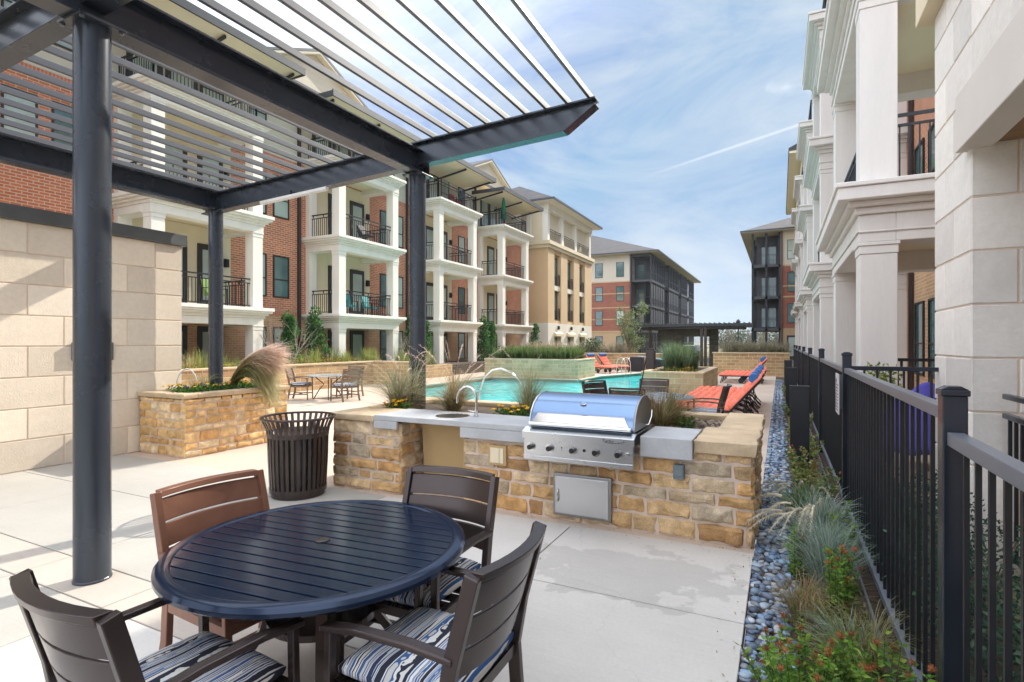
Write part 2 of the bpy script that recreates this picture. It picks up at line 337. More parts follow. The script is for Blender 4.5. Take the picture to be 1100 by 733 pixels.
# patio concrete with a water stain
def patiomat():
    m, nt, p = newmat('light concrete paving'); L = nt.links.new
    g = nd(nt, 'ShaderNodeNewGeometry'); pos = g.outputs['Position']
    n = nd(nt, 'ShaderNodeTexNoise', {'Scale': .9, 'Detail': 10, 'Roughness': .62}); L(pos, n.inputs['Vector'])
    r = nd(nt, 'ShaderNodeMapRange', {1: .3, 2: .7, 3: .90, 4: 1.08}); L(n.outputs['Fac'], r.inputs[0])
    sp = nd(nt, 'ShaderNodeTexNoise', {'Scale': 45, 'Detail': 6, 'Roughness': .75}); L(pos, sp.inputs['Vector'])
    rs = nd(nt, 'ShaderNodeMapRange', {1: .3, 2: .7, 3: .93, 4: 1.06}); L(sp.outputs['Fac'], rs.inputs[0])
    mu = nd(nt, 'ShaderNodeMath', operation='MULTIPLY'); L(r.outputs[0], mu.inputs[0]); L(rs.outputs[0], mu.inputs[1])
    # stain: ellipse + noise
    sub = nd(nt, 'ShaderNodeVectorMath', operation='SUBTRACT'); sub.inputs[1].default_value = (-.98, 4.0, 0); L(pos, sub.inputs[0])
    dv = nd(nt, 'ShaderNodeVectorMath', operation='DIVIDE'); dv.inputs[1].default_value = (.72, .52, 1); L(sub.outputs[0], dv.inputs[0])
    ln = nd(nt, 'ShaderNodeVectorMath', operation='LENGTH'); L(dv.outputs[0], ln.inputs[0])
    sn = nd(nt, 'ShaderNodeTexNoise', {'Scale': 2.6, 'Detail': 8, 'Roughness': .6}); L(pos, sn.inputs['Vector'])
    sa = nd(nt, 'ShaderNodeMath', operation='MULTIPLY_ADD'); sa.inputs[1].default_value = 2.6; L(sn.outputs['Fac'], sa.inputs[0]); 
    sa.inputs[2].default_value = -1.3
    sm = nd(nt, 'ShaderNodeMath', operation='ADD'); L(ln.outputs['Value'], sm.inputs[0]); L(sa.outputs[0], sm.inputs[1])
    sr = nd(nt, 'ShaderNodeMapRange', {1: .88, 2: .97, 3: .82, 4: 1}); L(sm.outputs[0], sr.inputs[0])
    m2 = nd(nt, 'ShaderNodeMath', operation='MULTIPLY'); L(mu.outputs[0], m2.inputs[0]); L(sr.outputs[0], m2.inputs[1])
    # small scattered spots
    vo = nd(nt, 'ShaderNodeTexVoronoi', {'Scale': 4.5, 'Randomness': 1}); L(pos, vo.inputs['Vector'])
    vr = nd(nt, 'ShaderNodeMapRange', {1: .03, 2: .06, 3: .78, 4: 1}); L(vo.outputs['Distance'], vr.inputs[0])
    m3 = nd(nt, 'ShaderNodeMath', operation='MULTIPLY'); L(m2.outputs[0], m3.inputs[0]); L(vr.outputs[0], m3.inputs[1])
    ck = nd(nt, 'ShaderNodeTexVoronoi', {'Scale': .42, 'Randomness': 1}, feature='DISTANCE_TO_EDGE'); cdn = nd(nt, 'ShaderNodeTexNoise', {'Scale': 3, 'Detail': 6}); L(pos, cdn.inputs['Vector'])
    cda = nd(nt, 'ShaderNodeVectorMath', operation='MULTIPLY_ADD'); cda.inputs[1].default_value = (.35, .35, 0); L(cdn.outputs['Color'], cda.inputs[0]); L(pos, cda.inputs[2]); L(cda.outputs[0], ck.inputs['Vector'])
    ckr = nd(nt, 'ShaderNodeMapRange', {1: .0004, 2: .0014, 3: .90, 4: 1}); L(ck.outputs['Distance'], ckr.inputs[0])
    bl = nd(nt, 'ShaderNodeTexNoise', {'Scale': .35, 'Detail': 3}); L(pos, bl.inputs['Vector']); blr = nd(nt, 'ShaderNodeMapRange', {1: .35, 2: .65, 3: .92, 4: 1.05}); L(bl.outputs['Fac'], blr.inputs[0])
    bmp = nd(nt, 'ShaderNodeMapping', {'Scale': (1.2, 90, 1)}); L(pos, bmp.inputs[0]); bn = nd(nt, 'ShaderNodeTexNoise', {'Scale': 1, 'Detail': 3}); L(bmp.outputs[0], bn.inputs['Vector'])
    bnr = nd(nt, 'ShaderNodeMapRange', {1: .3, 2: .7, 3: .965, 4: 1.025}); L(bn.outputs['Fac'], bnr.inputs[0])
    for o_ in (ckr, blr, bnr):
        mq = nd(nt, 'ShaderNodeMath', operation='MULTIPLY'); L(m3.outputs[0], mq.inputs[0]); L(o_.outputs[0], mq.inputs[1]); m3 = mq
    a = nd(nt, 'ShaderNodeVertexColor', layer_name='Col')
    mv = nd(nt, 'ShaderNodeVectorMath', operation='SCALE'); L(a.outputs[0], mv.inputs[0]); L(m3.outputs[0], mv.inputs['Scale'])
    L(mv.outputs[0], p.inputs['Base Color']); p.inputs['Roughness'].default_value = .8
    b = nd(nt, 'ShaderNodeBump', {'Strength': .25, 'Distance': .004}); L(sp.outputs['Fac'], b.inputs['Height']); L(b.outputs[0], p.inputs['Normal'])
    return m
M['patio'] = patiomat()
def watermat():
    m, nt, p = newmat('pool water'); L = nt.links.new
    g = nd(nt, 'ShaderNodeNewGeometry')
    n = nd(nt, 'ShaderNodeTexNoise', {'Scale': 2.2, 'Detail': 4, 'Distortion': .8}); L(g.outputs['Position'], n.inputs['Vector'])
    b = nd(nt, 'ShaderNodeBump', {'Strength': .35, 'Distance': .05}); L(n.outputs['Fac'], b.inputs['Height']); L(b.outputs[0], p.inputs['Normal'])
    r = nd(nt, 'ShaderNodeValToRGB'); r.color_ramp.elements[0].position = .35; r.color_ramp.elements[0].color = (.02, .46, .52, 1); r.color_ramp.elements[1].position = .66; r.color_ramp.elements[1].color = (.12, .80, .80, 1)
    L(n.outputs['Fac'], r.inputs[0]); L(r.outputs[0], p.inputs['Base Color'])
    p.inputs['Roughness'].default_value = .05; p.inputs['IOR'].default_value = 1.33; p.inputs['Transmission Weight'].default_value = .0
    p.inputs['Specular IOR Level'].default_value = .45
    return m
M['water'] = watermat()
M['pool_tile'] = brick('pale blue pool tile', (.18, .42, .50), (.25, .50, .55), (.5, .55, .55), .15, .15, .01, .3)

# ------------------------------------------------------------------ masonry
def masonry(mb, o, u, n, W, H, courses, wr, depth, amp, pal, gap=.014, cell=.05, seed=1, ph=.5):
    """blocks over the rectangle from o along u (W) and up (H); n = outward normal"""
    rr = random.Random(seed); o = Vector(o); u = Vector(u); n = Vector(n); up = Vector((0, 0, 1)); z = 0; ci = 0
    while z < H-1e-3:
        h = courses[ci % len(courses)] if isinstance(courses, list) else rr.uniform(*courses)
        if H-z-h < .07: h = H-z
        x = -rr.random()*wr[1]*.0; first = True
        while x < W-1e-3:
            w = rr.uniform(*wr) if wr[0] != wr[1] else wr[0]*(1 if not (first and ci % 2) else ph)
            first = False
            if W-x-w < wr[0]*.45: w = W-x
            w = min(w, W-x)
            nx = max(3, int(w/cell)+1); nz = max(3, int(h/cell)+1)
            x0, x1, z0, z1 = x+gap/2, x+w-gap/2, z+gap/2, z+h-gap/2
            e = min(.012, depth*.6)
            us = [x0]+[x0+e+(x1-x0-2*e)*i/(nx-1) for i in range(nx)]+[x1]
            vs_ = [z0]+[z0+e+(z1-z0-2*e)*i/(nz-1) for i in range(nz)]+[z1]
            off = Vector((rr.uniform(0, 99), rr.uniform(0, 99), 0)); tilt = (rr.uniform(-1, 1)*amp*.6, rr.uniform(-1, 1)*amp*.6)
            base = rr.choice(pal); k = rr.uniform(.86, 1.12); c = (base[0]*k, base[1]*k, base[2]*k)
            pts = []; cs = []
            for j, vz in enumerate(vs_):
                for i, ux in enumerate(us):
                    edge = i in (0, len(us)-1) or j in (0, len(vs_)-1)
                    q = Vector((ux*7, vz*7, 0))+off
                    du = dv = 0
                    if edge: d = -.004
                    else:
                        nn = noise.noise(q)+.5*noise.noise(q*2.7)+(.45*(.5-abs(noise.noise(q*6.3)))*1.4-.3 if amp > .004 else 0)
                        d = depth+amp*nn+tilt[0]*(ux-x0)/(x1-x0)+tilt[1]*(vz-z0)/(z1-z0)
                        if amp > .004: d = max(.008, d)
                        if i in (1, len(us)-2) or j in (1, len(vs_)-2): d = max(.002, d*.72)
                    if amp > .004 and (edge or i in (1, len(us)-2) or j in (1, len(vs_)-2)):
                        du = noise.noise(q*1.9+Vector((5, 0, 0)))*.016; dv = noise.noise(q*1.9+Vector((0, 9, 0)))*.016
                    pts.append(o+u*(ux+du)+up*(vz+dv)+n*d)
                    t = noise.noise(q*.6+Vector((0, 0, 7)))
                    t2 = noise.noise(q*1.7+Vector((3, 0, 7))); cs.append((c[0]*(1+.20*t+.16*t2), c[1]*(1+.26*t+.20*t2), c[2]*(1+.34*t+.24*t2)) if amp > .004 else c)
            m_ = len(us); b = len(mb.v); mb.v += [tuple(p) for p in pts]; mb.c += cs
            for j in range(len(vs_)-1):
                for i in range(m_-1):
                    a = b+j*m_+i; mb.f.append((a, a+1, a+m_+1, a+m_))
            x += w
        z += h; ci += 1
SAND = [(.58, .37, .17), (.52, .32, .14), (.62, .43, .23), (.47, .28, .12), (.66, .49, .30), (.56, .38, .20), (.60, .42, .24), (.40, .23, .10), (.58, .33, .13), (.64, .48, .30), (.55, .42, .27), (.50, .40, .28)]
SAND_L = [(.72, .49, .24), (.66, .43, .19), (.74, .55, .32), (.55, .32, .13), (.76, .60, .38), (.64, .40, .16)]
LIME = [(.80, .70, .57), (.78, .68, .55), (.76, .66, .54), (.80, .71, .59)]
LIME_R = [(.80, .745, .69), (.78, .725, .67), (.81, .76, .70), (.77, .73, .68)]

# ------------------------------------------------------------------ foliage helpers
def mixc(a, b, t): return tuple(a[i]+(b[i]-a[i])*t for i in range(3))
def blades(mb, p, n, h, spread, pal, w=.006, r0=.08, lean=(0, 0), droop=.35, seg=5, hv=.35, rr=rnd, tip=None):
    for _ in range(n):
        a = rr.uniform(0, 2*math.pi); hh = h*rr.uniform(1-hv, 1+hv*.4); s = spread*rr.uniform(.15, 1.0)
        dx = math.cos(a)*s+lean[0]*rr.uniform(.6, 1.1); dy = math.sin(a)*s+lean[1]*rr.uniform(.6, 1.1)
        b = Vector((p[0]+math.cos(a)*r0*rr.random(), p[1]+math.sin(a)*r0*rr.random(), p[2]))
        c = rr.choice(pal); k = rr.uniform(.75, 1.2); c0 = (c[0]*k*.75, c[1]*k*.75, c[2]*k*.7); c1 = (c[0]*k, c[1]*k, c[2]*k)
        if tip: c1 = mixc(c1, tip, rr.uniform(.2, .9))
        side = Vector((-dy, dx, 0)); side = side.normalized() if side.length > 1e-5 else Vector((1, 0, 0))
        tw = rr.uniform(-.6, .6); side = (side*math.cos(tw)+Vector((0, 0, 1))*math.sin(tw))
        bi = len(mb.v); dd = droop*rr.uniform(.5, 1.4)
        for i in range(seg+1):
            t = i/seg; q = b+Vector((dx*t**1.7, dy*t**1.7, hh*(t*(1+dd)-dd*1.15*t**2.4)))
            ww = w*(1-t**1.5)*.5+w*.06
            mb.v += [tuple(q-side*ww), tuple(q+side*ww)]; cc = mixc(c0, c1, t); mb.c += [cc, cc]
        for i in range(seg): j = bi+2*i; mb.f.append((j, j+1, j+3, j+2))
def plumes(mb, p, n, h, spread, c, r=.02, ln=.22, rr=rnd, lean=(0, 0), arch=.4, bend=.0, bristle=70, azr=(0, 6.283)):
    for _ in range(n):
        a = rr.uniform(*azr); s = spread*rr.uniform(.4, 1); hh = h*rr.uniform(.75, 1.1)
        dx = math.cos(a)*s+lean[0]; dy = math.sin(a)*s+lean[1]
        def P(t): return Vector((p[0]+dx*t**1.6, p[1]+dy*t**1.6, p[2]+hh*(t*(1+arch)-arch*1.2*t**3)))
        pts = [P(i/8*.8) for i in range(9)]
        k = rr.uniform(.8, 1.15); cc = (c[0]*k, c[1]*k, c[2]*k)
        if r > .016: mb.tube([P(.70), P(.78), P(.86), P(.94), P(1.0), P(1.08)], r*.42, 5, r*.15, cc)
        mb.tube(pts, .0016, 3, .001, mixc(cc, (.3, .28, .12), .5))
        for j in range(bristle):
            t = .72+.42*(j/bristle); q = P(t); d = (P(t+.03)-P(t)).normalized()
            e = math.sin(math.pi*min(1, max(0, (t-.70)/.46)))
            v = Vector((rr.gauss(0, 1), rr.gauss(0, 1), rr.gauss(0, 1))).normalized(); v = (v+d*1.1).normalized()*r*(.35+e)*rr.uniform(.7, 1.3)*1.6
            sd_ = v.cross(Vector((rr.random(), rr.random(), 1))).normalized()*r*.13
            b = len(mb.v); mb.v += [tuple(q-sd_), tuple(q+sd_), tuple(q+v)]; mb.c += [cc]*3; mb.f.append((b, b+1, b+2))
def leaf(mb, p, d, n, l, w, c):
    d = d.normalized(); s = d.cross(n)
    if s.length < 1e-4: s = d.orthogonal()
    s = s.normalized()*w/2; b = len(mb.v); up = s.cross(d).normalized()*l*.08
    mb.v += [tuple(p), tuple(p+d*l*.45-s+up), tuple(p+d*l), tuple(p+d*l*.45+s+up)]; mb.c += [c]*4; mb.f += [(b, b+1, b+2), (b, b+2, b+3)]
def rv(rr=rnd):
    while True:
        v = Vector((rr.uniform(-1, 1), rr.uniform(-1, 1), rr.uniform(-1, 1)))
        if .05 < v.length < 1: return v
def clump(mb, c, r, n, size, pal, rr=rnd, flat=1.0, shell=.5):
    c = Vector(c)
    for _ in range(n):
        v = rv(rr); v = v.normalized()*(v.length**shell); p = c+Vector((v.x*r, v.y*r, v.z*r*flat))
        d = (v+rv(rr)*.9); k = rr.uniform(.7, 1.25); q = rr.choice(pal); leaf(mb, p, d, rv(rr), size*rr.uniform(.7, 1.3), size*rr.uniform(.4, .7), (q[0]*k, q[1]*k, q[2]*k))
GREEN = [(.11, .24, .04), (.16, .31, .06), (.08, .17, .04), (.22, .34, .08)]
LIME_G = [(.22, .38, .05), (.16, .32, .04), (.32, .44, .08)]
JUNIPER = [(.05, .16, .04), (.08, .22, .05), (.12, .26, .06), (.03, .10, .03)]
FEATHER = [(.48, .46, .26), (.60, .55, .36), (.36, .38, .18), (.68, .62, .46), (.28, .32, .13)]
BROWN = [(.30, .19, .10), (.38, .26, .14), (.20, .13, .07), (.44, .31, .18)]
BLUEG = [(.34, .44, .37), (.42, .52, .45), (.26, .36, .28), (.54, .60, .52)]
DRYG = [(.42, .36, .18), (.34, .34, .14), (.50, .42, .24), (.24, .28, .09)]

# ================================================================== GROUND
POOL = [(-12.7, 23.4), (-12.7, 16.6), (-9.6, 12.6), (-3.5, 12.6), (-3.5, 29.2), (-6.8, 30.6), (-8.2, 26.2), (-8.2, 23.4)]
def holed(name, outer, holes, z, m, kind='structure', wall=0):
    bm = bmesh.new()
    for lp in [outer]+holes:
        vs = [bm.verts.new((x, y, z)) for x, y in lp]
        for i in range(len(vs)): bm.edges.new((vs[i], vs[(i+1) % len(vs)]))
    bmesh.ops.triangle_fill(bm, use_beauty=True, edges=bm.edges[:])
    for f in bm.faces:
        if f.normal.z < 0: f.normal_flip()
    if wall:
        for lp in holes:
            for i in range(len(lp)):
                (x0, y0), (x1, y1) = lp[i], lp[(i+1) % len(lp)]
                f = bm.faces.new([bm.verts.new(p) for p in ((x0, y0, z), (x1, y1, z), (x1, y1, z-wall), (x0, y0, z-wall))])
    me = bpy.data.meshes.new(name); bm.to_mesh(me); bm.free(); me.materials.append(m)
    o = bpy.data.objects.new(name, me); col.objects.link(o); tag(o, kind=kind); return o
big = [(-1500, -300), (1500, -300), (1500, 2500), (-1500, 2500)]
core = [(-16, -8), (.9, -8), (.9, 33), (-16, 33)]
holed('ground', big, [core], -.06, M['grass_ground'])
# deck beyond the patio, with the pool opening
holed('pool_deck', [(-17.5, 4.72), (-.19, 4.72), (-.19, 33.4), (-17.5, 33.4)], [POOL], -.004, M['deck'], wall=.34)
mb = MB(); mb.prism([(x, y) for x, y in POOL], 'z', -1.35, -1.3); tag(mb.build('pool_floor', M['pool_tile']), kind='structure')
mb = MB(); b = len(mb.v); mb.add([(x, y, -.13) for x, y in POOL], [tuple(range(len(POOL)))]); tag(mb.build('pool_water', M['water']), kind='structure')
# pool coping
mb = MB()
for i in range(len(POOL)):
    a = Vector((*POOL[i], 0)); b = Vector((*POOL[(i+1) % len(POOL)], 0)); d = (b-a).normalized(); nn = Vector((-d.y, d.x, 0))
    mb.bar(a+Vector((0, 0, .008))-nn*.0, b+Vector((0, 0, .008)), .30, .036)
tag(mb.build('pool_coping', pm('pale coping stone', (.55, .50, .42), .8, 0, .1, 3)), kind='structure')
# patio: real slabs with open joints over a dark bed
mb = MB(); mb.box(-9.3, -.19, -6, 4.75, -.06, -.016); tag(mb.build('patio_bed', M['soil']), kind='structure')
mb = MB()
warm = (.43, .41, .37); cool = (.61, .58, .54); pink = (.475, .42, .365)  # sunlit slabs darker, shaded slabs lighter: light offset put into their colour
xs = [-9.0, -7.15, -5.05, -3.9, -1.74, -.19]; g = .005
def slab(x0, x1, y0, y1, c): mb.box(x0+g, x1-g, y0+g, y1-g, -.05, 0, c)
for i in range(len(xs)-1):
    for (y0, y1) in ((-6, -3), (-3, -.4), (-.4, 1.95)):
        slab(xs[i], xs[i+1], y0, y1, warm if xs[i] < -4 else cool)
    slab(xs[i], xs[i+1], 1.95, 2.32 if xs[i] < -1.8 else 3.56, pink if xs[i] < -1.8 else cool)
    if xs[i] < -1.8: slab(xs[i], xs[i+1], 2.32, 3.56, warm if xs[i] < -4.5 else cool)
    slab(xs[i], xs[i+1], 3.56, 4.78, warm if xs[i] < -5.0 else cool)
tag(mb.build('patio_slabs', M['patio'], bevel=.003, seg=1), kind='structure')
# deck joint lines beyond
# planting bed along the fence
mb = MB(); mb.box(-.185, .5, -4, 30, -.12, -.03); tag(mb.build('planting_bed', M['soil']), kind='structure')
mb = MB(); mb.box(.515, 1.3, -4, 45, -.12, -.035); tag(mb.build('bed_beyond_fence', M['soil']), kind='structure')
mb = MB(); mb.box(.498, .512, -4, 45, -.1, .045); tag(mb.build('bed_edging', pm('galvanised edging', (.22, .25, .29), .4, .6)), kind='structure')
mb = MB(); mb.box(1.3, 12, 8.2, 60, -.2, .12); tag(mb.build('porch_floor', M['deck']), kind='structure')
# hills on the horizon
mb = MB(); rr = random.Random(3)
nseg = 140; vs = []; fs = []
for i in range(nseg+1):
    a = -1.5+3.0*i/nseg; d = 1500
    hgt = 38+22*noise.noise(Vector((i*.06, 0, 3)))+5*noise.noise(Vector((i*.7, 4, 3)))
    vs += [(math.sin(a)*d, math.cos(a)*d, -2), (math.sin(a)*(d+60), math.cos(a)*(d+60), hgt*.7), (math.sin(a)*(d+200), math.cos(a)*(d+200), hgt)]
for i in range(nseg):
    for k in (0, 1): j = i*3+k; fs.append((j, j+3, j+4, j+1))
mb.add(vs, fs); tag(mb.build('hills', M['hill'], smooth=0), kind='structure')

# ================================================================== PERGOLA
pg = thing('pergola', 'dark steel pergola with slatted louver roof on round columns above the dining table', 'pergola', (-4.41, 2.13, 0))
CX, CX2, Y1, Y2 = -4.43, -8.63, 2.16, 6.06
def zt(x): return 4.2+(x+8.63)*.043
for (x, y) in ((CX, Y1), (CX, Y2), (CX2, Y2)):
    mb = MB(); r = .112; zz = 3.975
    mb.lathe([(r, .8 if y > 5 and 0 else 0), (r, zz-.02)], x, y, 40)
    c = mb.build('column', M['steel_dark'], pg, smooth=40)
    m2 = MB(); m2.lathe([(r+.004, 0), (r+.006, .012), (r, .02)], x, y, 40); m2.build('base_ring', M['steel_dark'], c, bevel=.002)
    m2 = MB(); m2.box(x-.15, x+.15, y-.15, y+.15, zz-.02, zz); m2.build('cap_plate', M['steel_dark'], c, bevel=.002)
    for bx_ in (-.125, .125):
        for by_ in (-.125, .125):
            m2 = MB(); m2.lathe([(.016, zz-.034), (.016, zz-.0205)], x+bx_, y+by_, 6); m2.build('bolt', M['steel_grey'], c)
def ibeam(mb, p, q, w, h, tw=.016, tf=.022):
    p = Vector(p); q = Vector(q)   # p,q on the bottom face centre
    mb.bar(p+Vector((0, 0, tf/2)), q+Vector((0, 0, tf/2)), w, tf); mb.bar(p+Vector((0, 0, h-tf/2)), q+Vector((0, 0, h-tf/2)), w, tf)
    mb.bar(p+Vector((0, 0, h/2)), q+Vector((0, 0, h/2)), tw, h-2*tf-.001)
for x, z in ((CX, 3.98), (CX2, 3.94)):
    mb = MB(); ibeam(mb, (x, -4, z), (x, Y2+.14, z), .19, .32)
    mb.box(x-.095, x+.095, Y2+.135, Y2+.15, z, z+.32)
    mb.build('main_beam', M['steel_dark'], pg, bevel=.003)
for y in (-1.8, Y1, Y2):
    mb = MB(); x0, x1 = -8.9, -1.9
    def zb(x): return zt(x)-.30
    cut = -2.28
    # top flange, web, bottom flange with the tapered tip
    mb.bar((x0, y, zt(x0)-.011+.03), (x1, y, zt(x1)-.011+.03), .16, .022)
    n = 1
    poly = [(x0, zb(x0)+.03), (cut, zb(cut)+.03), (x1, zt(x1)-.06+.03), (x1, zt(x1)-.022+.03), (x0, zt(x0)-.022+.03)]
    mb.prism(poly, 'y', y-.008, y+.008)
    mb.bar((x0, y, zb(x0)+.019), (cut, y, zb(cut)+.019), .16, .022)
    mb.bar((cut, y, zb(cut)+.019), (x1, y, zt(x1)-.05), .16, .02)
    mb.build('cross_beam', M['steel_dark'], pg, bevel=.003)
lx = [-1.98-.272*i for i in range(9)]+[-4.75-.31*i for i in range(13)]
for x in lx:
    mb = MB(); z = zt(x)+.035; mb.box(x-.018, x+.018, -3.5, Y2+.05, z, z+.066); mb.build('louver', M['steel_grey'], pg, bevel=.004)
lt = thing('strip_light', 'slim pale strip light fixed under the far pergola cross beam', 'light', (-6.6, 5.93, 3.9))
mb = MB(); mb.bar((-7.35, 5.93, 3.90), (-5.95, 5.93, 3.96), .06, .045); mb.build('housing', M['white_plastic'], lt, bevel=.006)
mb = MB()
for i in range(36):
    x = -7.3+i*.0378; mb.box(x, x+.018, 5.905, 5.955, 3.868+(x+7.35)*.043, 3.876+(x+7.35)*.043)
mb.build('diffuser', M['lamp'], lt)
mb = MB(); mb.box(-6.75, -6.69, 5.91, 5.95, 3.93, 4.02); mb.build('bracket', M['steel_dark'], lt)

# ================================================================== LEFT STONE WALL
w = thing('stone_wall', 'tall cream limestone block wall with dark metal coping at the left', 'wall', (-9.2, 2, 0))
mb = MB(); mb.box(-9.35, -8.966, -5, 5.66, -.05, 3.30); mb.build('core', M['ashlar_core'], w)
mb = MB()
masonry(mb, (-8.966, -5, 0), (0, 1, 0), (1, 0, 0), 10.69, 3.3, [.412], (.82, .82), .014, .002, LIME, gap=.009, cell=.5, seed=4)
masonry(mb, (-9.36, 5.66, 0), (1, 0, 0), (0, 1, 0), .40, 3.3, [.412], (.40, .40), .014, .002, LIME, gap=.009, cell=.3, seed=5, ph=1)
mb.build('stone_facing', M['ashlar'], w)
mb = MB(); mb.box(-9.42, -8.90, -5, 5.74, 3.302, 3.49); mb.build('coping', pm('grey metal coping', (.13, .14, .145), .4, .4), w, bevel=.006)
f = thing('wall_fixture', 'small framed metal outlet box on the cream stone wall behind the column', 'outlet', (-8.95, 4.36, 1.44))
mb = MB(); mb.box(-8.95, -8.90, 4.10, 4.62, 1.44, 1.70); mb.build('box', M['steel_grey'], f, bevel=.008)
mb = MB(); mb.box(-8.899, -8.89, 4.14, 4.58, 1.48, 1.66); mb.build('lid', M['stucco_tan'], f, bevel=.004)

# ================================================================== PLANTER BY THE WALL
def stoneplanter(name, label, x0, x1, y0, y1, h, seed, pal=SAND_L, courses=(.085, .165), wr=(.14, .34), cap=.07, amp=.016, faces='fl', group=None, cell=.028):
    t = thing(name, label, 'planter', ((x0+x1)/2, (y0+y1)/2, 0), group=group)
    d = .03
    mb = MB(); mb.box(x0+d, x1-d, y0+d, y1-d, -.05, h-cap-.06); mb.build('core', M['mortar'], t)
    mb = MB(); H = h-cap; e = .012
    masonry(mb, (x0+e, y0+d, 0), (1, 0, 0), (0, -1, 0), x1-x0-2*e, H, courses, wr, d-.006, amp, pal, seed=seed, cell=cell, gap=.015)
    masonry(mb, (x1-d, y0+e, 0), (0, 1, 0), (1, 0, 0), y1-y0-2*e, H, courses, wr, d-.006, amp, pal, seed=seed+1, cell=cell, gap=.015)
    masonry(mb, (x0+d, y1-e, 0), (0, -1, 0), (-1, 0, 0), y1-y0-2*e, H, courses, wr, d-.006, amp, pal, seed=seed+2, cell=.2)
    masonry(mb, (x1-e, y1-d, 0), (-1, 0, 0), (0, 1, 0), x1-x0-2*e, H, courses, wr, d-.006, amp, pal, seed=seed+3, cell=.2)
    mb.build('stone_facing', M['rubble'], t, smooth=28)
    mb = MB(); k = .22; o = .012
    roughcap(mb, x0-o, x1+o, y0-o, y1+o, k, h-cap, h, seed)
    mb.build('cap', M['capstone'], t, smooth=40)
    mb = MB(); mb.box(x0+k, x1-k, y0+k, y1-k, h-cap-.05, h-.03); mb.build('soil', M['soil'], t)
    return t
def roughslab(mb, x0, x1, y0, y1, z0, z1, seed, cell=.06, amp=.009):
    """a slab with broken, uneven edges"""
    nx = max(2, int((x1-x0)/cell)); ny = max(2, int((y1-y0)/cell)); ring = []
    for i in range(nx): ring.append((x0+(x1-x0)*i/nx, y0, 0, -1))
    for i in range(ny): ring.append((x1, y0+(y1-y0)*i/ny, 1, 0))
    for i in range(nx): ring.append((x1-(x1-x0)*i/nx, y1, 0, 1))
    for i in range(ny): ring.append((x0, y1-(y1-y0)*i/ny, -1, 0))
    zs = [z0, z0+(z1-z0)*.3, z0+(z1-z0)*.7, z1-.008, z1]; n = len(ring); vs = []; fs = []
    for j, z in enumerate(zs):
        for i, (x, y, a, b) in enumerate(ring):
            q = Vector((x*9+seed, y*9, z*30)); k = amp*(noise.noise(q)+.4*noise.noise(q*3))-(.010 if j in (0, 4) else .0)
            vs.append((x+a*k, y+b*k, z+(.002*noise.noise(q) if j > 3 else 0)))
    for j in range(len(zs)-1):
        for i in range(n): fs.append((j*n+i, j*n+(i+1) % n, (j+1)*n+(i+1) % n, (j+1)*n+i))
    fs.append(tuple(range(n))[::-1]); fs.append(tuple(range((len(zs)-1)*n, len(zs)*n)))
    mb.add(vs, fs)
def roughcap(mb, x0, x1, y0, y1, k, z0, z1, seed):
    rr = random.Random(seed)
    def run(a0, a1, f):
        a = a0
        while a < a1-.01:
            l = rr.uniform(.5, .8)
            if a1-a-l < .3: l = a1-a
            f(a+.003, min(a1, a+l)-.003); a += l
    run(x0, x1, lambda a, b: roughslab(mb, a, b, y0, y0+k, z0, z1, seed))
    run(x0, x1, lambda a, b: roughslab(mb, a, b, y1-k, y1, z0, z1, seed+1))
    run(y0+k, y1-k, lambda a, b: roughslab(mb, x1-k, x1, a, b, z0, z1, seed+2))
    run(y0+k, y1-k, lambda a, b: roughslab(mb, x0, x0+k, a, b, z0, z1, seed+3))
stoneplanter('stone_planter', 'golden rough stone raised planter against the end of the cream wall', -8.93, -7.78, 4.97, 6.85, .94, 20)
# pansies and groundcover
def pansies(name, label, x0, x1, y0, y1, z, n, fl, rr, cols=None):
    t = tag(thing(name, label, 'flowers', ((x0+x1)/2, (y0+y1)/2, z)))
    t['kind'] = 'stuff'
    mb = MB(); mp_ = MB(); cols = cols or [(.85, .42, .02), (.9, .5, .03), (.8, .6, .05), (.10, .03, .25)]
    for _ in range(n):
        x = rr.uniform(x0, x1); y = rr.uniform(y0, y1)
        clump(mb, (x, y, z+.05), .06, 16, .045, [(.05, .14, .02), (.07, .2, .03), (.03, .09, .015), (.12, .24, .04)], rr, .8)
    for _ in range(fl):
        x = rr.uniform(x0, x1); y = rr.uniform(y0, y1); c = rr.choice(cols); h = z+rr.uniform(.09, .15)
        for k in range(6):
            a = k*1.05; leaf(mp_, Vector((x, y, h)), Vector((math.cos(a), math.sin(a)*.7, .35+.3*math.sin(a))), Vector((0, 0, 1)), .035, .035, c)
    mb.build('leaves', M['leaf'], t); mp_.build('blooms', M['petal'], t)
rr = random.Random(5)
pansies('pansy_bed', 'low green groundcover with orange and purple pansies edging the golden stone planter', -8.7, -7.95, 5.15, 6.65, .9, 120, 56, rr)
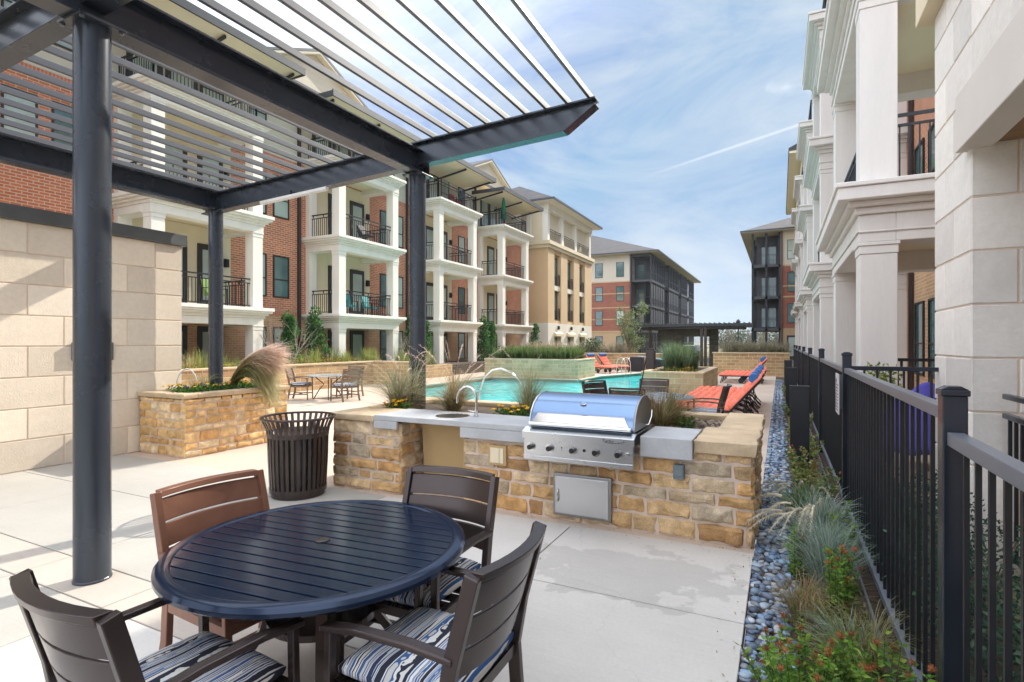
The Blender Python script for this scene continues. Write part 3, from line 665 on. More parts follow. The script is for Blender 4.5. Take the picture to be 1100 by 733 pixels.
def tuft(name, label, p, n, h, spread, pal, w=.006, r0=.08, lean=(0, 0), droop=.35, tip=None, pl=None, cat='grass', group=None, seg=5, seed=0, hv=.35):
    rr = random.Random(seed or int(p[0]*100+p[1]*31+7)); mb = MB()
    K = 6
    for q_ in range(K):
        a = rr.uniform(0, 6.28); e = r0*1.6*rr.random(); sc_ = rr.uniform(.6, 1.1)
        blades(mb, (p[0]+e*math.cos(a), p[1]+e*math.sin(a), p[2]), n//K, h*sc_, spread*rr.uniform(.6, 1.15), [rr.choice(pal), rr.choice(pal), rr.choice(pal)], w, r0*.6, (lean[0]+.12*spread*math.cos(a)*3, lean[1]+.12*spread*math.sin(a)*3), droop*rr.uniform(.8, 2.0), seg+1, .5, rr, tip)
    blades(mb, p, n//8, h*.25, spread*1.1, BROWN, w, r0*1.6, lean, .2, 3, .5, rr)
    o = None
    if pl:
        t = thing(name, label, cat, p, group=group); mb.build('foliage', M['blade'], t)
        m2 = MB(); plumes(m2, p, rr=rr, **pl); m2.build('plumes', M['blade'], t); return t
    return tag(mb.build(name, M['blade']), label, cat, group)
# large flopping fountain grass with a pink head
t = thing('fountain_grass', 'huge blond and pink fountain grass flopping over the edge of the golden stone planter', 'grass', (-8.15, 6.55, .9))
mb = MB(); rr = random.Random(11)
def flop(n, cols, tipc, f0, f1, jit, L0, L1):
    O = Vector((-8.38, 6.15, .88)); out = Vector((.93, .30, 0)).normalized(); lat = Vector((-out.y, out.x, 0)); U = Vector((0, 0, 1))
    for _ in range(n):
        f = rr.uniform(f0, f1); b = rr.gauss(0, .45); Ln = rr.uniform(L0, L1); k = rr.uniform(.6, 1.3); c = rr.choice(cols); c = (c[0]*k, c[1]*k, c[2]*k)
        g1, g2, g3 = rr.gauss(0, jit), rr.gauss(0, jit), rr.gauss(0, jit)
        B = [(0+g1*.3, 0), (.16+g2*.4-f*.05, .36+.07*f), (.55*Ln+.04*f+g3, .62+.13*f+g1), ((.90+.06*abs(f))*Ln+g2, .12+.50*f+g3)]
        pts = []
        for i in range(9):
            s_ = i/8; w0, w1, w2, w3 = (1-s_)**3, 3*s_*(1-s_)**2, 3*s_*s_*(1-s_), s_**3
            x = w0*B[0][0]+w1*B[1][0]+w2*B[2][0]+w3*B[3][0]; z = w0*B[0][1]+w1*B[1][1]+w2*B[2][1]+w3*B[3][1]
            pts.append(O+out*x+U*z+lat*(b*(.07+.22*s_*s_)))
        bi = len(mb.v); sdv = (lat+U*rr.uniform(-1, 1)).normalized()
        for i, q in enumerate(pts):
            s_ = i/8; ww = .0042*(1-s_**3)+.0008; cc = mixc(c, tipc, max(0, s_-.45)*1.7)
            mb.v += [tuple(q-sdv*ww), tuple(q+sdv*ww)]; mb.c += [cc, cc]
        for i in range(8): j = bi+2*i; mb.f.append((j, j+1, j+3, j+2))
flop(1500, [(.46, .38, .18), (.36, .34, .13), (.56, .46, .25)], (.68, .56, .42), .25, 1.0, .03, .8, 1.05)
flop(1100, [(.38, .38, .14), (.28, .32, .10), (.48, .42, .20)], (.50, .46, .26), -.9, .4, .03, .8, 1.0)
flop(900, [(.62, .46, .36), (.54, .42, .28)], (.80, .62, .54), .5, 1.25, .07, .85, 1.12)
mb.build('blades', M['blade'], t)
tuft('feather_grass', 'wispy blond feather grass left of the thin pergola column in the golden planter', (-8.55, 5.75, .9), 260, .32, .42, FEATHER, .004, .08, (0, -.05), .5)
tuft('feather_grass', 'small blond tuft just right of the thin pergola column in the golden planter', (-8.45, 6.15, .9), 160, .22, .25, FEATHER, .004, .06, (0, 0), .5)
mb = MB(); mb.tube([(-8.62+.06*math.cos(a), 5.55+.13*math.cos(a), 1.0+.27*math.sin(a)) for a in [i*math.pi/10 for i in range(11)]], .012, 8); tag(mb.build('hose_loop', M['white_plastic'], smooth=0), 'small pale loop of pipe arching over grass in the golden planter', 'pipe')

# ================================================================== GRILL ISLAND
isl = thing('grill_island', 'rough sandstone outdoor kitchen island with grey concrete counter and planter behind', 'counter', (-2.5, 5.8, 0))
FY = 4.85; d = .035
mb = MB()
mb.box(-4.77, -3.80, FY+d, 6.85, -.05, .79); mb.box(-2.96, -.215, FY+d, 6.85, -.05, .76); mb.box(-3.80, -2.96, 5.32, 6.85, -.05, .79)
mb.build('core', M['mortar'], isl)
mb = MB(); H = .80; cs = (.10, .165); wr = (.16, .44)
masonry(mb, (-4.80, FY+d, 0), (1, 0, 0), (0, -1, 0), 1.02, H, cs, wr, .022, .026, SAND, seed=41, cell=.02, gap=.017)
masonry(mb, (-2.98, FY+d, 0), (1, 0, 0), (0, -1, 0), 2.80, .775, cs, wr, .022, .026, SAND, seed=52, cell=.02, gap=.017)
masonry(mb, (-.213, FY+.01, 0), (0, 1, 0), (1, 0, 0), 2.0, .775, cs, wr, .022, .026, SAND, seed=43, cell=.022, gap=.017)
masonry(mb, (-3.80, FY+.01, 0), (0, 1, 0), (1, 0, 0), .46, H, cs, wr, .02, .012, SAND, seed=44, cell=.022, gap=.017)
masonry(mb, (-4.77, 6.85, 0), (0, -1, 0), (-1, 0, 0), 2.0, H, cs, wr, .026, .014, SAND, seed=45, cell=.08)
masonry(mb, (-.2, 6.85, 0), (-1, 0, 0), (0, 1, 0), 4.58, .775, cs, wr, .026, .014, SAND, seed=46, cell=.1)
mb.build('stone_facing', M['rubble'], isl, smooth=28)
# caps
mb = MB()
roughslab(mb, -4.83, -4.13, FY-.03, 5.5, .80, .868, 3); roughslab(mb, -4.83, -4.58, 5.505, 6.89, .80, .868, 4)
roughslab(mb, -.655, -.165, FY-.035, 5.62, .765, .872, 5, amp=.016); roughslab(mb, -.54, -.16, 5.63, 6.90, .765, .872, 6, amp=.016)
roughslab(mb, -4.575, -2.4, 6.66, 6.89, .80, .86, 7); roughslab(mb, -2.395, -.545, 6.66, 6.89, .80, .86, 8)
mb.build('cap_stone', M['capstone'], isl, smooth=40)
mb = MB(); mb.box(-4.12, -2.205, FY-.045, 5.46, .825, .882); mb.build('counter_slab', M['concrete_counter'], isl, bevel=.006)
mb = MB(); mb.box(-4.12, -3.80, FY-.045, FY-.005, .735, .823); mb.build('counter_apron', M['concrete_counter'], isl, bevel=.006)
mb = MB(); mb.box(-2.98, -2.205, FY-.045, FY-.005, .715, .823); mb.build('counter_apron', M['concrete_counter'], isl, bevel=.006)
mb = MB(); mb.box(-1.105, -.665, FY-.075, 5.42, .70, .876); mb.build('counter_slab', M['concrete_counter'], isl, bevel=.006)
mb = MB(); mb.add([(-3.74, 5.20, .79), (-2.985, 5.20, .79), (-2.985, 5.26, 0), (-3.74, 5.26, 0), (-3.74, 5.31, .79), (-2.985, 5.31, .79), (-2.985, 5.31, 0), (-3.74, 5.31, 0)], [(0, 1, 2, 3), (4, 5, 6, 7), (0, 1, 5, 4), (2, 3, 7, 6), (1, 2, 6, 5), (0, 3, 7, 4)])
mb.box(-2.99, -2.95, 4.9, 5.26, 0, .79)
mb.build('recess_panel', M['stucco_box'], isl)
mb = MB(); mb.box(-4.6, -.5, 5.44, 6.68, .74, .80); mb.build('planter_soil', M['soil'], isl)
# gravel on planter (right end)
mb = MB(); rr = random.Random(9)
for _ in range(900):
    x = rr.uniform(-1.6, -.56); y = rr.uniform(5.47, 6.6); c = rr.choice([(.20, .15, .12), (.30, .22, .17), (.12, .10, .09), (.36, .28, .22)])
    mb.ball((x, y, .805), rr.uniform(.012, .026), 1, 1.3, .6, 6, c, Matrix.Rotation(rr.uniform(0, 3), 3, 'Z'))
tag(mb.build('planter_gravel', M['gravel'], smooth=0), 'brown gravel mulch filling the right end of the island planter', 'gravel', kind='stuff')
# access door, boxes
dr = None
mb = MB()
mb.box(-1.95, -1.38, FY-.016, FY+.03, .055, .455)
dr = mb.build('access_door', M['stainless_dark'], isl, bevel=.006)
mb = MB(); mb.box(-1.925, -1.405, FY-.026, FY-.017, .08, .43); mb.build('door_panel', M['stainless'], dr, bevel=.004)
mb = MB(); mb.tube([(-1.895, FY-.03, .19), (-1.897, FY-.05, .21), (-1.897, FY-.05, .28), (-1.895, FY-.03, .30)], .008, 8); mb.build('handle', M['chrome'], dr, smooth=40)
mb = MB(); mb.box(-2.66, -2.46, FY-.012, FY+.03, .462, .66); sw = mb.build('vent_cover', M['stucco_box'], isl, bevel=.004)
mb = MB(); mb.box(-2.635, -2.485, FY-.020, FY-.013, .485, .637); mb.box(-2.545, -2.53, FY-.03, FY-.02, .49, .63); mb.build('flap', M['stucco_cream'], sw, bevel=.003)
mb = MB(); mb.box(-.83, -.74, FY-.035, FY+.03, .52, .645); ob = mb.build('outlet_box', M['grey_box'], isl, bevel=.004)
mb = MB(); mb.box(-.822, -.748, FY-.045, FY-.036, .55, .637); mb.build('lid', M['grey_box'], ob, bevel=.003)
# sink and faucet
s = thing('sink', 'round stainless sink set in the grey concrete counter', 'sink', (-3.27, 5.13, .882))
mb = MB(); mb.lathe([(.19, .0), (.192, .004), (.175, .005), (.165, -.002), (.15, -.002)], 0, 0, 32); mb.build('rim', M['chrome'], s, world=False, smooth=30)
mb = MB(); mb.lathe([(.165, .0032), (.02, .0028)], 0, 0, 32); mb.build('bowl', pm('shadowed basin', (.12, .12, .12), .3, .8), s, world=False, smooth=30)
fa = thing('faucet', 'brushed gooseneck faucet standing on the counter behind the round sink', 'faucet', (-3.01, 5.20, .882))
mb = MB()
pts = [(0, 0, .0), (0, 0, .2)]+[(-.11+.11*math.cos(a), -.02*(1-math.cos(a)), .2+.11*math.sin(a)*1.15) for a in [i*math.pi/12 for i in range(13)]]+[(-.222, -.04, .14)]
mb.tube(pts, .014, 14); mb.build('spout', M['chrome'], fa, world=False, smooth=40)
mb = MB(); mb.lathe([(.03, 0), (.03, .01), (.021, .014), (.021, .075)], 0, 0, 20); mb.build('base', M['chrome'], fa, world=False, smooth=30)
mb = MB(); mb.tube([(-.01, 0, .05), (-.05, -.005, .053), (-.095, -.01, .06)], .0085, 8, .006); mb.build('lever', M['chrome'], fa, world=False, smooth=40)

# ================================================================== GRILL
gr = thing('gas_grill', 'built in stainless gas grill with domed hood and five black knobs in the island', 'grill', (-1.655, 5.05, .6))
X0, X1 = -2.19, -1.125
mb = MB(); mb.prism([(4.66, .625), (4.675, .60), (5.44, .60), (5.44, .885), (4.74, .885), (4.66, .84)], 'x', X0+.012, X1-.012); fp = mb.build('body', M['stainless'], gr, bevel=.004)
mb = MB(); mb.prism([(4.640, .80), (4.652, .80), (4.655, .852), (4.74, .895), (4.74, .90), (4.64, .862)], 'x', X0, X1); mb.build('bullnose', M['stainless'], gr, bevel=.004)
mb = MB(); mb.box(X0+.012, X1-.012, 4.652, 4.664, .600, .64); mb.build('drip_rail', M['stainless'], gr, bevel=.003)
kx = [X0+.09, X0+.28, X0+.505, X0+.72, X0+.925]
for x in kx:
    k = MB()
    for r0_, r1_, ya, yb in ((.040, .036, 4.662, 4.652), (.031, .027, 4.652, 4.628), (.026, .024, 4.628, 4.612)):
        k.add([(x+r0_*math.cos(a), ya, .722+r0_*math.sin(a)) for a in [i*math.pi/14 for i in range(28)]]+[(x+r1_*math.cos(a), yb, .722+r1_*math.sin(a)) for a in [i*math.pi/14 for i in range(28)]],
              [(i, (i+1) % 28, 28+(i+1) % 28, 28+i) for i in range(28)]+[tuple(range(28))[::-1], tuple(range(28, 56))])
    kn = k.build('knob', M['knob'], gr, smooth=35)
    k = MB(); k.tube([(x, 4.6525, .722), (x, 4.648, .722)], .0385, 24); k.tube([(x, 4.6275, .722), (x, 4.626, .722)], .0285, 20)
    k.build('bezel', M['chrome'], kn, smooth=35)
mb = MB(); mb.tube([(X0+1.0, 4.662, .722), (X0+1.0, 4.645, .722), (X0+1.0, 4.64, .722)], .023, 20, .018); mb.build('light_button', M['chrome'], gr, smooth=35)
for x in (X0+.612,):
    mb = MB(); mb.tube([(x, 4.662, .728), (x, 4.65, .728)], .014, 14); mb.build('igniter', M['knob'], gr, smooth=35)
mb = MB(); mb.tube([(X0+.395, 4.661, .735), (X0+.395, 4.659, .735)], .009, 10); mb.tube([(X0+.395, 4.661, .712), (X0+.395, 4.659, .712)], .006, 10); mb.build('mark', M['stainless_dark'], gr)
# hood
prof = [(4.755, .905), (4.752, .925), (4.762, .95), (4.80, 1.035), (4.86, 1.105), (4.94, 1.155), (5.05, 1.188), (5.17, 1.195), (5.29, 1.175), (5.38, 1.12), (5.42, 1.03), (5.425, .905)]
mb = MB(); mb.prism(prof, 'x', X0+.035, X1-.035); hd = mb.build('hood', pm('hood steel with painted sky blue', (.20, .29, .44), .22, 1, .05, 1.5, rvar=.04), gr, smooth=30, bevel=.004)  # sky reflection painted into the steel as a blue base colour
def hp(t):  # point on the curved front between t=0 (z .945) and 1
    pts = [Vector((0, a, b)) for a, b in prof[2:6]]; s = t*(len(pts)-1); i = min(int(s), len(pts)-2); return pts[i].lerp(pts[i+1], s-i)
for sx in (0, 1):
    mb = MB(); x = X0+.02 if sx == 0 else X1-.035
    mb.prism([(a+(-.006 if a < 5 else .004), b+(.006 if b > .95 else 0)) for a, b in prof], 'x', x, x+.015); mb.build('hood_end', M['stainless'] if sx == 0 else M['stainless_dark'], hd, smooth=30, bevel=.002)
# bright flat panel with lip (handle recess)
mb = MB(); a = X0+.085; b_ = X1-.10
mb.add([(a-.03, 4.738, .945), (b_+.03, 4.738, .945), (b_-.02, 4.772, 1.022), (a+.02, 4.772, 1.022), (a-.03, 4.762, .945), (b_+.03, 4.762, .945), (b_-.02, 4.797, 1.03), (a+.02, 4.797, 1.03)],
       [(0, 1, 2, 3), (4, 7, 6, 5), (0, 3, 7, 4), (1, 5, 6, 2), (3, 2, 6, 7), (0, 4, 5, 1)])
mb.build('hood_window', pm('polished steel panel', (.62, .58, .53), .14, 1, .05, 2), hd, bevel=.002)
mb = MB(); mb.tube([(X0+.045, 4.712, .93), (X1-.045, 4.712, .93)], .018, 16)
for x in (X0+.06, X1-.06): mb.bar((x, 4.712, .93), (x, 4.76, .935), .03, .02)
mb.build('handle', M['chrome'], hd, smooth=40)
mb = MB(); mb.ball((-1.66, 4.868, 1.122), .032, 1, .28, .5, 20, None, Matrix.Rotation(R(-50), 3, 'X')); mb.build('badge', M['chrome'], hd, smooth=0)
mb = MB(); mb.ball((-1.66, 4.862, 1.129), .024, 1, .28, .5, 20, None, Matrix.Rotation(R(-50), 3, 'X')); mb.build('badge_inlay', M['badge'], hd, smooth=0)
mb = MB(); mb.tube([(X1-.018, 5.12, .93), (X1+.02, 5.12, .93), (X1+.035, 5.18, 1.0), (X1+.035, 5.2, 1.06)], .006, 8); mb.build('lift_rod', M['chrome'], gr, smooth=40)
def textmesh(s, size, name, m, parent, loc, rot, shear=0, extr=.001):
    cu = bpy.data.curves.new(name, 'FONT'); cu.body = s; cu.size = size; cu.extrude = extr; cu.shear = shear; cu.align_x = 'CENTER'; cu.resolution_u = 3
    to = bpy.data.objects.new(name+'_tmp', cu); col.objects.link(to); bpy.context.view_layer.update()
    me = bpy.data.meshes.new_from_object(to.evaluated_get(bpy.context.evaluated_depsgraph_get())); bpy.data.objects.remove(to)
    me.materials.clear(); me.materials.append(m); o = bpy.data.objects.new(name, me); col.objects.link(o); o.parent = parent
    o.location = Vector(loc)-wloc(parent); o.rotation_euler = rot; return o
textmesh('Turbo', .042, 'lettering', M['knob'], gr, (X1-.235, 4.6385, .822), (R(90), 0, 0), .35)
mb = MB(); mb.tube([(X1-.26+.18*t, 4.638, .822-.012*math.sin(t*3.1)+.014*t) for t in [i/8 for i in range(9)]], .0022, 6, .0035); mb.build('swoosh', M['knob'], gr)

# ================================================================== TRASH CAN
tr = thing('trash_can', 'dark bronze slatted trash can with flared rim beside the stone island', 'trash can', (-4.84, 4.40, 0))
tr.location.x = -4.85
mb = MB(); n = 34
for i in range(n):
    a = 2*math.pi*i/n; ca_, sa_ = math.cos(a), math.sin(a); tv = (-sa_, ca_, 0)
    pts = [(.295*ca_, .295*sa_, .09), (.312*ca_, .312*sa_, .40), (.318*ca_, .318*sa_, .66), (.335*ca_, .335*sa_, .75), (.385*ca_, .385*sa_, .865)]
    mb.path(pts, .032, .008, (ca_, sa_, 0))
mb.build('slats', M['bronze'], tr, world=False)
for z0, r in ((.045, .302), (.655, .326)):
    mb = MB(); mb.lathe([(r-.012, z0), (r, z0+.003), (r+.003, z0+.055), (r-.01, z0+.058)], 0, 0, 48); mb.build('band', M['bronze'], tr, world=False, smooth=35)
mb = MB(); mb.lathe([(.27, 0), (.28, .0), (.285, .06), (.25, .065)], 0, 0, 48); mb.build('foot', M['bronze'], tr, world=False, smooth=35)
mb = MB(); mb.tube([(.388*math.cos(a), .388*math.sin(a), .868) for a in [2*math.pi*i/48 for i in range(49)]], .013, 8); mb.build('rim', M['bronze'], tr, world=False, smooth=40)
mb = MB(); mb.lathe([(.26, .07), (.285, .70), (.28, .70), (.25, .08)], 0, 0, 40); mb.build('liner', M['knob'], tr, world=False, smooth=35)

# ================================================================== DINING TABLE AND CHAIRS
TX, TY, TR = -1.99, 1.95, .691
tb = thing('dining_table', 'round slatted blue black metal dining table in the foreground', 'table', (TX, TY, 0))
mb = MB(); zt0 = .735; ang = R(5)
k = -.60
i = 0
pitch = .0755
y = -TR+.06
ri = TR-.055
while y < ri:
    y0, y1 = y+.006, min(y+pitch-.006, ri)
    if abs((y0+y1)/2) < ri-.005:
        ws = []
        for yy in (y0, y1):
            ws.append(math.sqrt(max(.0004, ri*ri-min(abs(yy), ri-.002)**2)))
        poly = [(-ws[0], y0), (ws[0], y0), (ws[1], y1), (-ws[1], y1)]
        mb.prism(poly, 'z', zt0-.006, zt0+.006)
    y += pitch
to = mb.build('slats', M['table_blue'], tb, world=False, bevel=.0012, seg=1); to.rotation_euler = (0, 0, ang)
mb = MB(); mb.lathe([(ri-.014, zt0-.008), (ri-.014, zt0+.004), (ri-.004, zt0+.011), (ri+.02, zt0+.013), (TR-.012, zt0+.006), (TR, zt0-.008), (TR, zt0-.024), (TR-.012, zt0-.034), (ri-.0, zt0-.034), (ri-.014, zt0-.008)], 0, 0, 96)
mb.build('rim', M['table_blue'], tb, world=False, smooth=30)
mb = MB(); mb.lathe([(.036, zt0+.006), (.036, zt0+.010), (.03, zt0+.013), (.0001, zt0+.012)], 0, 0, 24); mb.build('umbrella_hole_cap', M['bronze'], tb, world=False, smooth=30)
mb = MB()
for a in (R(45), R(-45)): 
    c_, s_ = math.cos(a)*(TR-.07), math.sin(a)*(TR-.07); mb.bar((-c_, -s_, zt0-.03), (c_, s_, zt0-.03), .05, .035)
for a in (0, R(90)): 
    c_, s_ = math.cos(a)*(TR-.07), math.sin(a)*(TR-.07); mb.bar((-c_, -s_, zt0-.022), (c_, s_, zt0-.022), .04, .02)
mb.build('support', M['bronze'], tb, world=False)
for q in range(4):
    a = R(45+90*q); ca_, sa_ = math.cos(a), math.sin(a); mb = MB()
    mb.path([(.50*ca_, .50*sa_, .0), (.42*ca_, .42*sa_, .12), (.26*ca_, .26*sa_, .35), (.22*ca_, .22*sa_, .5), (.30*ca_, .30*sa_, .70)], .035, .05, (-sa_, ca_, 0)); mb.build('leg', M['bronze'], tb, world=False)
mb = MB(); mb.lathe([(.235, .38), (.25, .38), (.25, .41), (.235, .41)], 0, 0, 40); mb.build('leg_ring', M['bronze'], tb, world=False)

def make_chair(name, label, fm, stripes_rot=0, group=None):
    t = thing(name, label, 'chair', group=group); W = .285
    for s in (-1, 1):
        mb = MB(); mb.path([(s*W, .27, 0), (s*W, .262, .3), (s*W, .255, .63)], .035, .03, (0, 1, 0)); mb.build('leg', fm, t, world=False, bevel=.004)
        mb = MB(); mb.path([(s*W, -.31, 0), (s*W, -.25, .22), (s*W, -.235, .42), (s*W, -.27, .62), (s*W, -.355, .938)], .034, .055, (0, 1, 0)); mb.build('back_post', fm, t, world=False, bevel=.004)
        mb = MB(); mb.path([(s*W, -.285, .645), (s*(W+.005), -.10, .662), (s*(W+.008), .12, .660), (s*W, .29, .635)], .048, .024); mb.build('armrest', fm, t, world=False, bevel=.006)
    def slat(z0, z1, nm, th=.007):
        mb = MB(); vs = []; fs = []; n = 9
        for i in range(n):
            u = -1+2*i/(n-1); x = u*(W-.014); bow = -.052*(1-u*u)
            for z in (z0, z1):
                yb = -.27-(z-.62)*.281; vs += [(x, yb+bow-th, z), (x, yb+bow+th, z)]
        for i in range(n-1):
            a = i*4; b = a+4; fs += [(a, b, b+2, a+2), (a+1, a+3, b+3, b+1), (a, a+1, b+1, b), (a+2, b+2, b+3, a+3)]
        fs += [(0, 2, 3, 1), ((n-1)*4, (n-1)*4+1, (n-1)*4+3, (n-1)*4+2)]
        mb.add(vs, fs); mb.build(nm, fm, t, world=False, smooth=40, bevel=.003)
    slat(.915, .945, 'top_rail', .026); slat(.792, .902, 'back_slat'); slat(.672, .782, 'back_slat'); slat(.552, .662, 'back_slat')
    mb = MB()
    mb.bar((-W, .25, .40), (W, .25, .40), .03, .045); mb.bar((-W, -.235, .40), (W, -.235, .40), .03, .045)
    for s in (-1, 1): mb.bar((s*W, -.235, .40), (s*W, .25, .40), .028, .045)
    for i in range(5): mb.bar((-W, -.15+i*.09, .405), (W, -.15+i*.09, .405), .06, .012)
    mb.build('seat_frame', fm, t, world=False)
    mb = MB()
    for s in (-1, 1): mb.bar((s*W, -.25, .17), (s*W, .265, .17), .02, .03)
    mb.bar((-W, 0, .17), (W, 0, .17), .02, .03); mb.build('stretcher', fm, t, world=False)
    # cushion: pillowy square
    mb = MB(); n = 14; top = []; S = .262; vs = []; fs = []
    for side in (1, -1):
        for j in range(n+1):
            for i in range(n+1):
                u = -1+2*i/n; v = -1+2*j/n; e = (1-abs(u)**6)*(1-abs(v)**6)
                rr_ = 1-.04*(u*u*v*v)
                vs.append((u*S*rr_*(1 if side > 0 else .985), v*S*rr_*(1 if side > 0 else .985), .462+side*(.012+.038*e**.45)+(.006*noise.noise(Vector((u*2, v*2, 1))) if side > 0 else 0)))
    m_ = (n+1)
    for sd_ in (0, 1):
        o = sd_*m_*m_
        for j in range(n):
            for i in range(n): a = o+j*m_+i; fs.append((a, a+1, a+m_+1, a+m_) if sd_ == 0 else (a, a+m_, a+m_+1, a+1))
    def ringi(o): return [o+i for i in range(n)]+[o+n+j*m_ for j in range(n)]+[o+n*m_+n-i for i in range(n)]+[o+(n-j)*m_ for j in range(n)]
    ra, rb = ringi(0), ringi(m_*m_)
    for i in range(len(ra)): j = (i+1) % len(ra); fs.append((ra[i], rb[i], rb[j], ra[j]))
    mb.add(vs, fs); c = mb.build('cushion', M['stripe'], t, world=False, smooth=0); c.rotation_euler = (0, 0, stripes_rot); c.location = (0, .0, 0)
    return t
G4 = 'armchairs round the foreground table'
ch1 = make_chair('armchair', 'nearest left armchair with its slatted back turned to the viewer', M['bronze'], 0, G4)
ch1.location = (-1.94, 1.225, 0); ch1.rotation_euler = (0, 0, R(-3))
ch4 = make_chair('armchair', 'armchair at the right end of the table, its striped cushion in full view', M['bronze'], R(90), G4)
ch4.location = (-1.255, 1.805, 0); ch4.rotation_euler = (0, 0, R(91))
ch2 = make_chair('armchair', 'reddish brown armchair left of the table standing in full sun', M['bronze_brown'], 0, G4)
ch2.location = (-2.46, 1.92, 0); ch2.rotation_euler = (0, 0, R(-94.5))
ch3 = make_chair('armchair', 'dark armchair on the far side of the table with its back to the stone island', M['bronze'], 0, G4)
ch3.location = (-1.73, 2.36, 0); ch3.rotation_euler = (0, 0, R(181))
# far sides: patio set near the low wall
def small_table(name, label, loc, r, m, group=None):
    t = thing(name, label, 'table', loc, group=group)
    mb = MB(); mb.lathe([(r, .70), (r+.005, .71), (r, .725), (.001, .725)], 0, 0, 40); mb.build('tabletop', m, t, world=False, smooth=30)
    for q in range(4):
        a = R(45+90*q); c_, s_ = math.cos(a), math.sin(a); mb = MB(); mb.path([(.42*c_, .42*s_, 0), (.25*c_, .25*s_, .3), (.12*c_, .12*s_, .45), (.4*c_, .4*s_, .70)], .03, .03, (-s_, c_, 0)); mb.build('leg', M['bronze'], t, world=False)
    return t
M['bronze_light'] = pm('sunlit taupe aluminium', (.17, .11, .075), .5, .2)  # lighter taupe than the dark bronze
small_table('patio_table', 'round patio table in the sun near the low stone wall across the deck', (-12.2, 12.2, 0), .62, M['glass_table'])
cf = make_chair('patio_chair', 'taupe patio chair on the left of the sunny far table', M['bronze_light'], 0, 'chairs round the sunny far table'); cf.children
cf.location = (-12.85, 11.75, 0); cf.rotation_euler = (0, 0, R(-58))
dup(cf, (-11.4, 12.05, 0), R(80), 'taupe patio chair on the right of the sunny far table')
dup(cf, (-12.15, 13.05, 0), R(185), 'taupe patio chair behind the sunny far table')
# set by the loungers
small_table('glass_table', 'pale blue round table between the island and the orange loungers', (-1.98, 10.1, 0), .6, M['glass_table'])
cg = make_chair('pool_chair', 'dark slatted chair directly behind the pale blue table with its back to the pool', M['bronze'], 0, 'chairs round the pale blue table')
cg.location = (-2.35, 11.1, 0); cg.rotation_euler = (0, 0, R(180))
dup(cg, (-1.2, 10.3, 0), R(88), 'dark slatted chair at the right of the pale blue table seen side on')
dup(cg, (-3.0, 10.15, 0), R(-120), 'dark slatted chair left of the pale blue table leaning above the grill hood')
dup(cg, (-2.35, 9.3, 0), R(10), 'dark slatted chair on the near side of the pale blue table')

# ================================================================== FENCE
fx = .585
fe = thing('metal_fence', 'black steel picket fence running away along the planting bed on the right', 'fence', (fx, 12, 0))
ys = [-1.1, 2.58, 6.22, 9.85, 13.5, 17.1, 20.8, 24.4, 28.1]
def post(y, h, x=None, parent=None):
    x = fx if x is None else x
    mb = MB(); mb.box(x-.038, x+.038, y-.038, y+.038, -.1, h); p = mb.build('post', M['rail_top'], parent or fe, bevel=.004)
    mb = MB(); mb.box(x-.044, x+.044, y-.044, y+.044, h, h+.022); mb.prism([(x-.044, h+.022), (x+.044, h+.022), (x+.02, h+.036), (x-.02, h+.036)], 'y', y-.03, y+.03); mb.build('cap', M['rail_top'], p, bevel=.003)
for i, y in enumerate(ys):
    post(y, 1.50 if i == 1 else (1.57 if i < 4 else 1.55))
    if i < len(ys)-1:
        h = 1.365 if i == 0 else 1.45; a, b = y+.04, ys[i+1]-.04
        for z, nm in ((h, 'top_rail'), (.16, 'bottom_rail')):
            mb = MB(); mb.box(fx-.026, fx+.026, a, b, z-.05, z); mb.build(nm, M['rail_grey'], fe, bevel=.003)
        mb = MB(); n = int((b-a)/.128); 
        for k in range(1, n):
            yy = a+(b-a)*k/n; mb.box(fx-.008, fx+.008, yy-.008, yy+.008, .04, h-.046)
        mb.build('picket_panel', M['black'], fe)
# return towards the stone building
fr = thing('fence_return', 'short black picket return fence between the main fence and the stone corner', 'fence', (.95, 6.22, 0))
for z, nm in ((1.47, 'top_rail'), (.16, 'bottom_rail')):
    mb = MB(); mb.box(fx+.04, 1.5, 6.2, 6.245, z-.04, z); mb.build(nm, M['rail_top'], fr, bevel=.003)
mb = MB()
for k in range(1, 9): x = fx+.04+k*.105; mb.box(x-.009, x+.009, 6.213, 6.231, .04, 1.43)
mb.build('picket_panel', M['black'], fr)
sg = thing('pool_sign', 'small pale notice plate mounted on the second fence post', 'sign', (.50, 6.10, 1.1))
mb = MB(); mb.box(.490, .498, 5.93, 6.23, 1.02, 1.40); mb.build('plate', M['sign'], sg, bevel=.002)
mb = MB(); mb.box(.4865, .4895, 6.10, 6.16, 1.315, 1.35)
for i in range(9): z = 1.30-i*.03; mb.box(.4865, .4895, 5.96+(i % 3)*.02, 6.2, z-.009, z)
mb.build('small_print', M['sign_ink'], sg)
mb = MB(); mb.box(.499, .548, 6.18, 6.22, 1.05, 1.38); mb.build('bracket', M['steel_grey'], sg)
# bollards
for i, (y, lab) in enumerate(((8.5, 'nearest wide black post light in the bed beside the fence'), (14.6, 'middle black post light in the bed beside the fence'), (20.6, 'farthest black post light in the bed beside the fence'))):
    b = thing('post_light', lab, 'post light', (.24, y, 0), group='post lights along the fence')
    mb = MB(); mb.box(-.12, .12, -.045, .045, -.05, 1.08); mb.build('body', M['black'], b, world=False, bevel=.008)
    mb = MB(); mb.box(-.09, .09, -.047, -.0455, .90, 1.02); mb.build('lens', M['screen'], b, world=False)
    mb = MB(); mb.box(-.125, .125, -.05, .05, 1.08, 1.10); mb.build('cap', M['black'], b, world=False, bevel=.004)

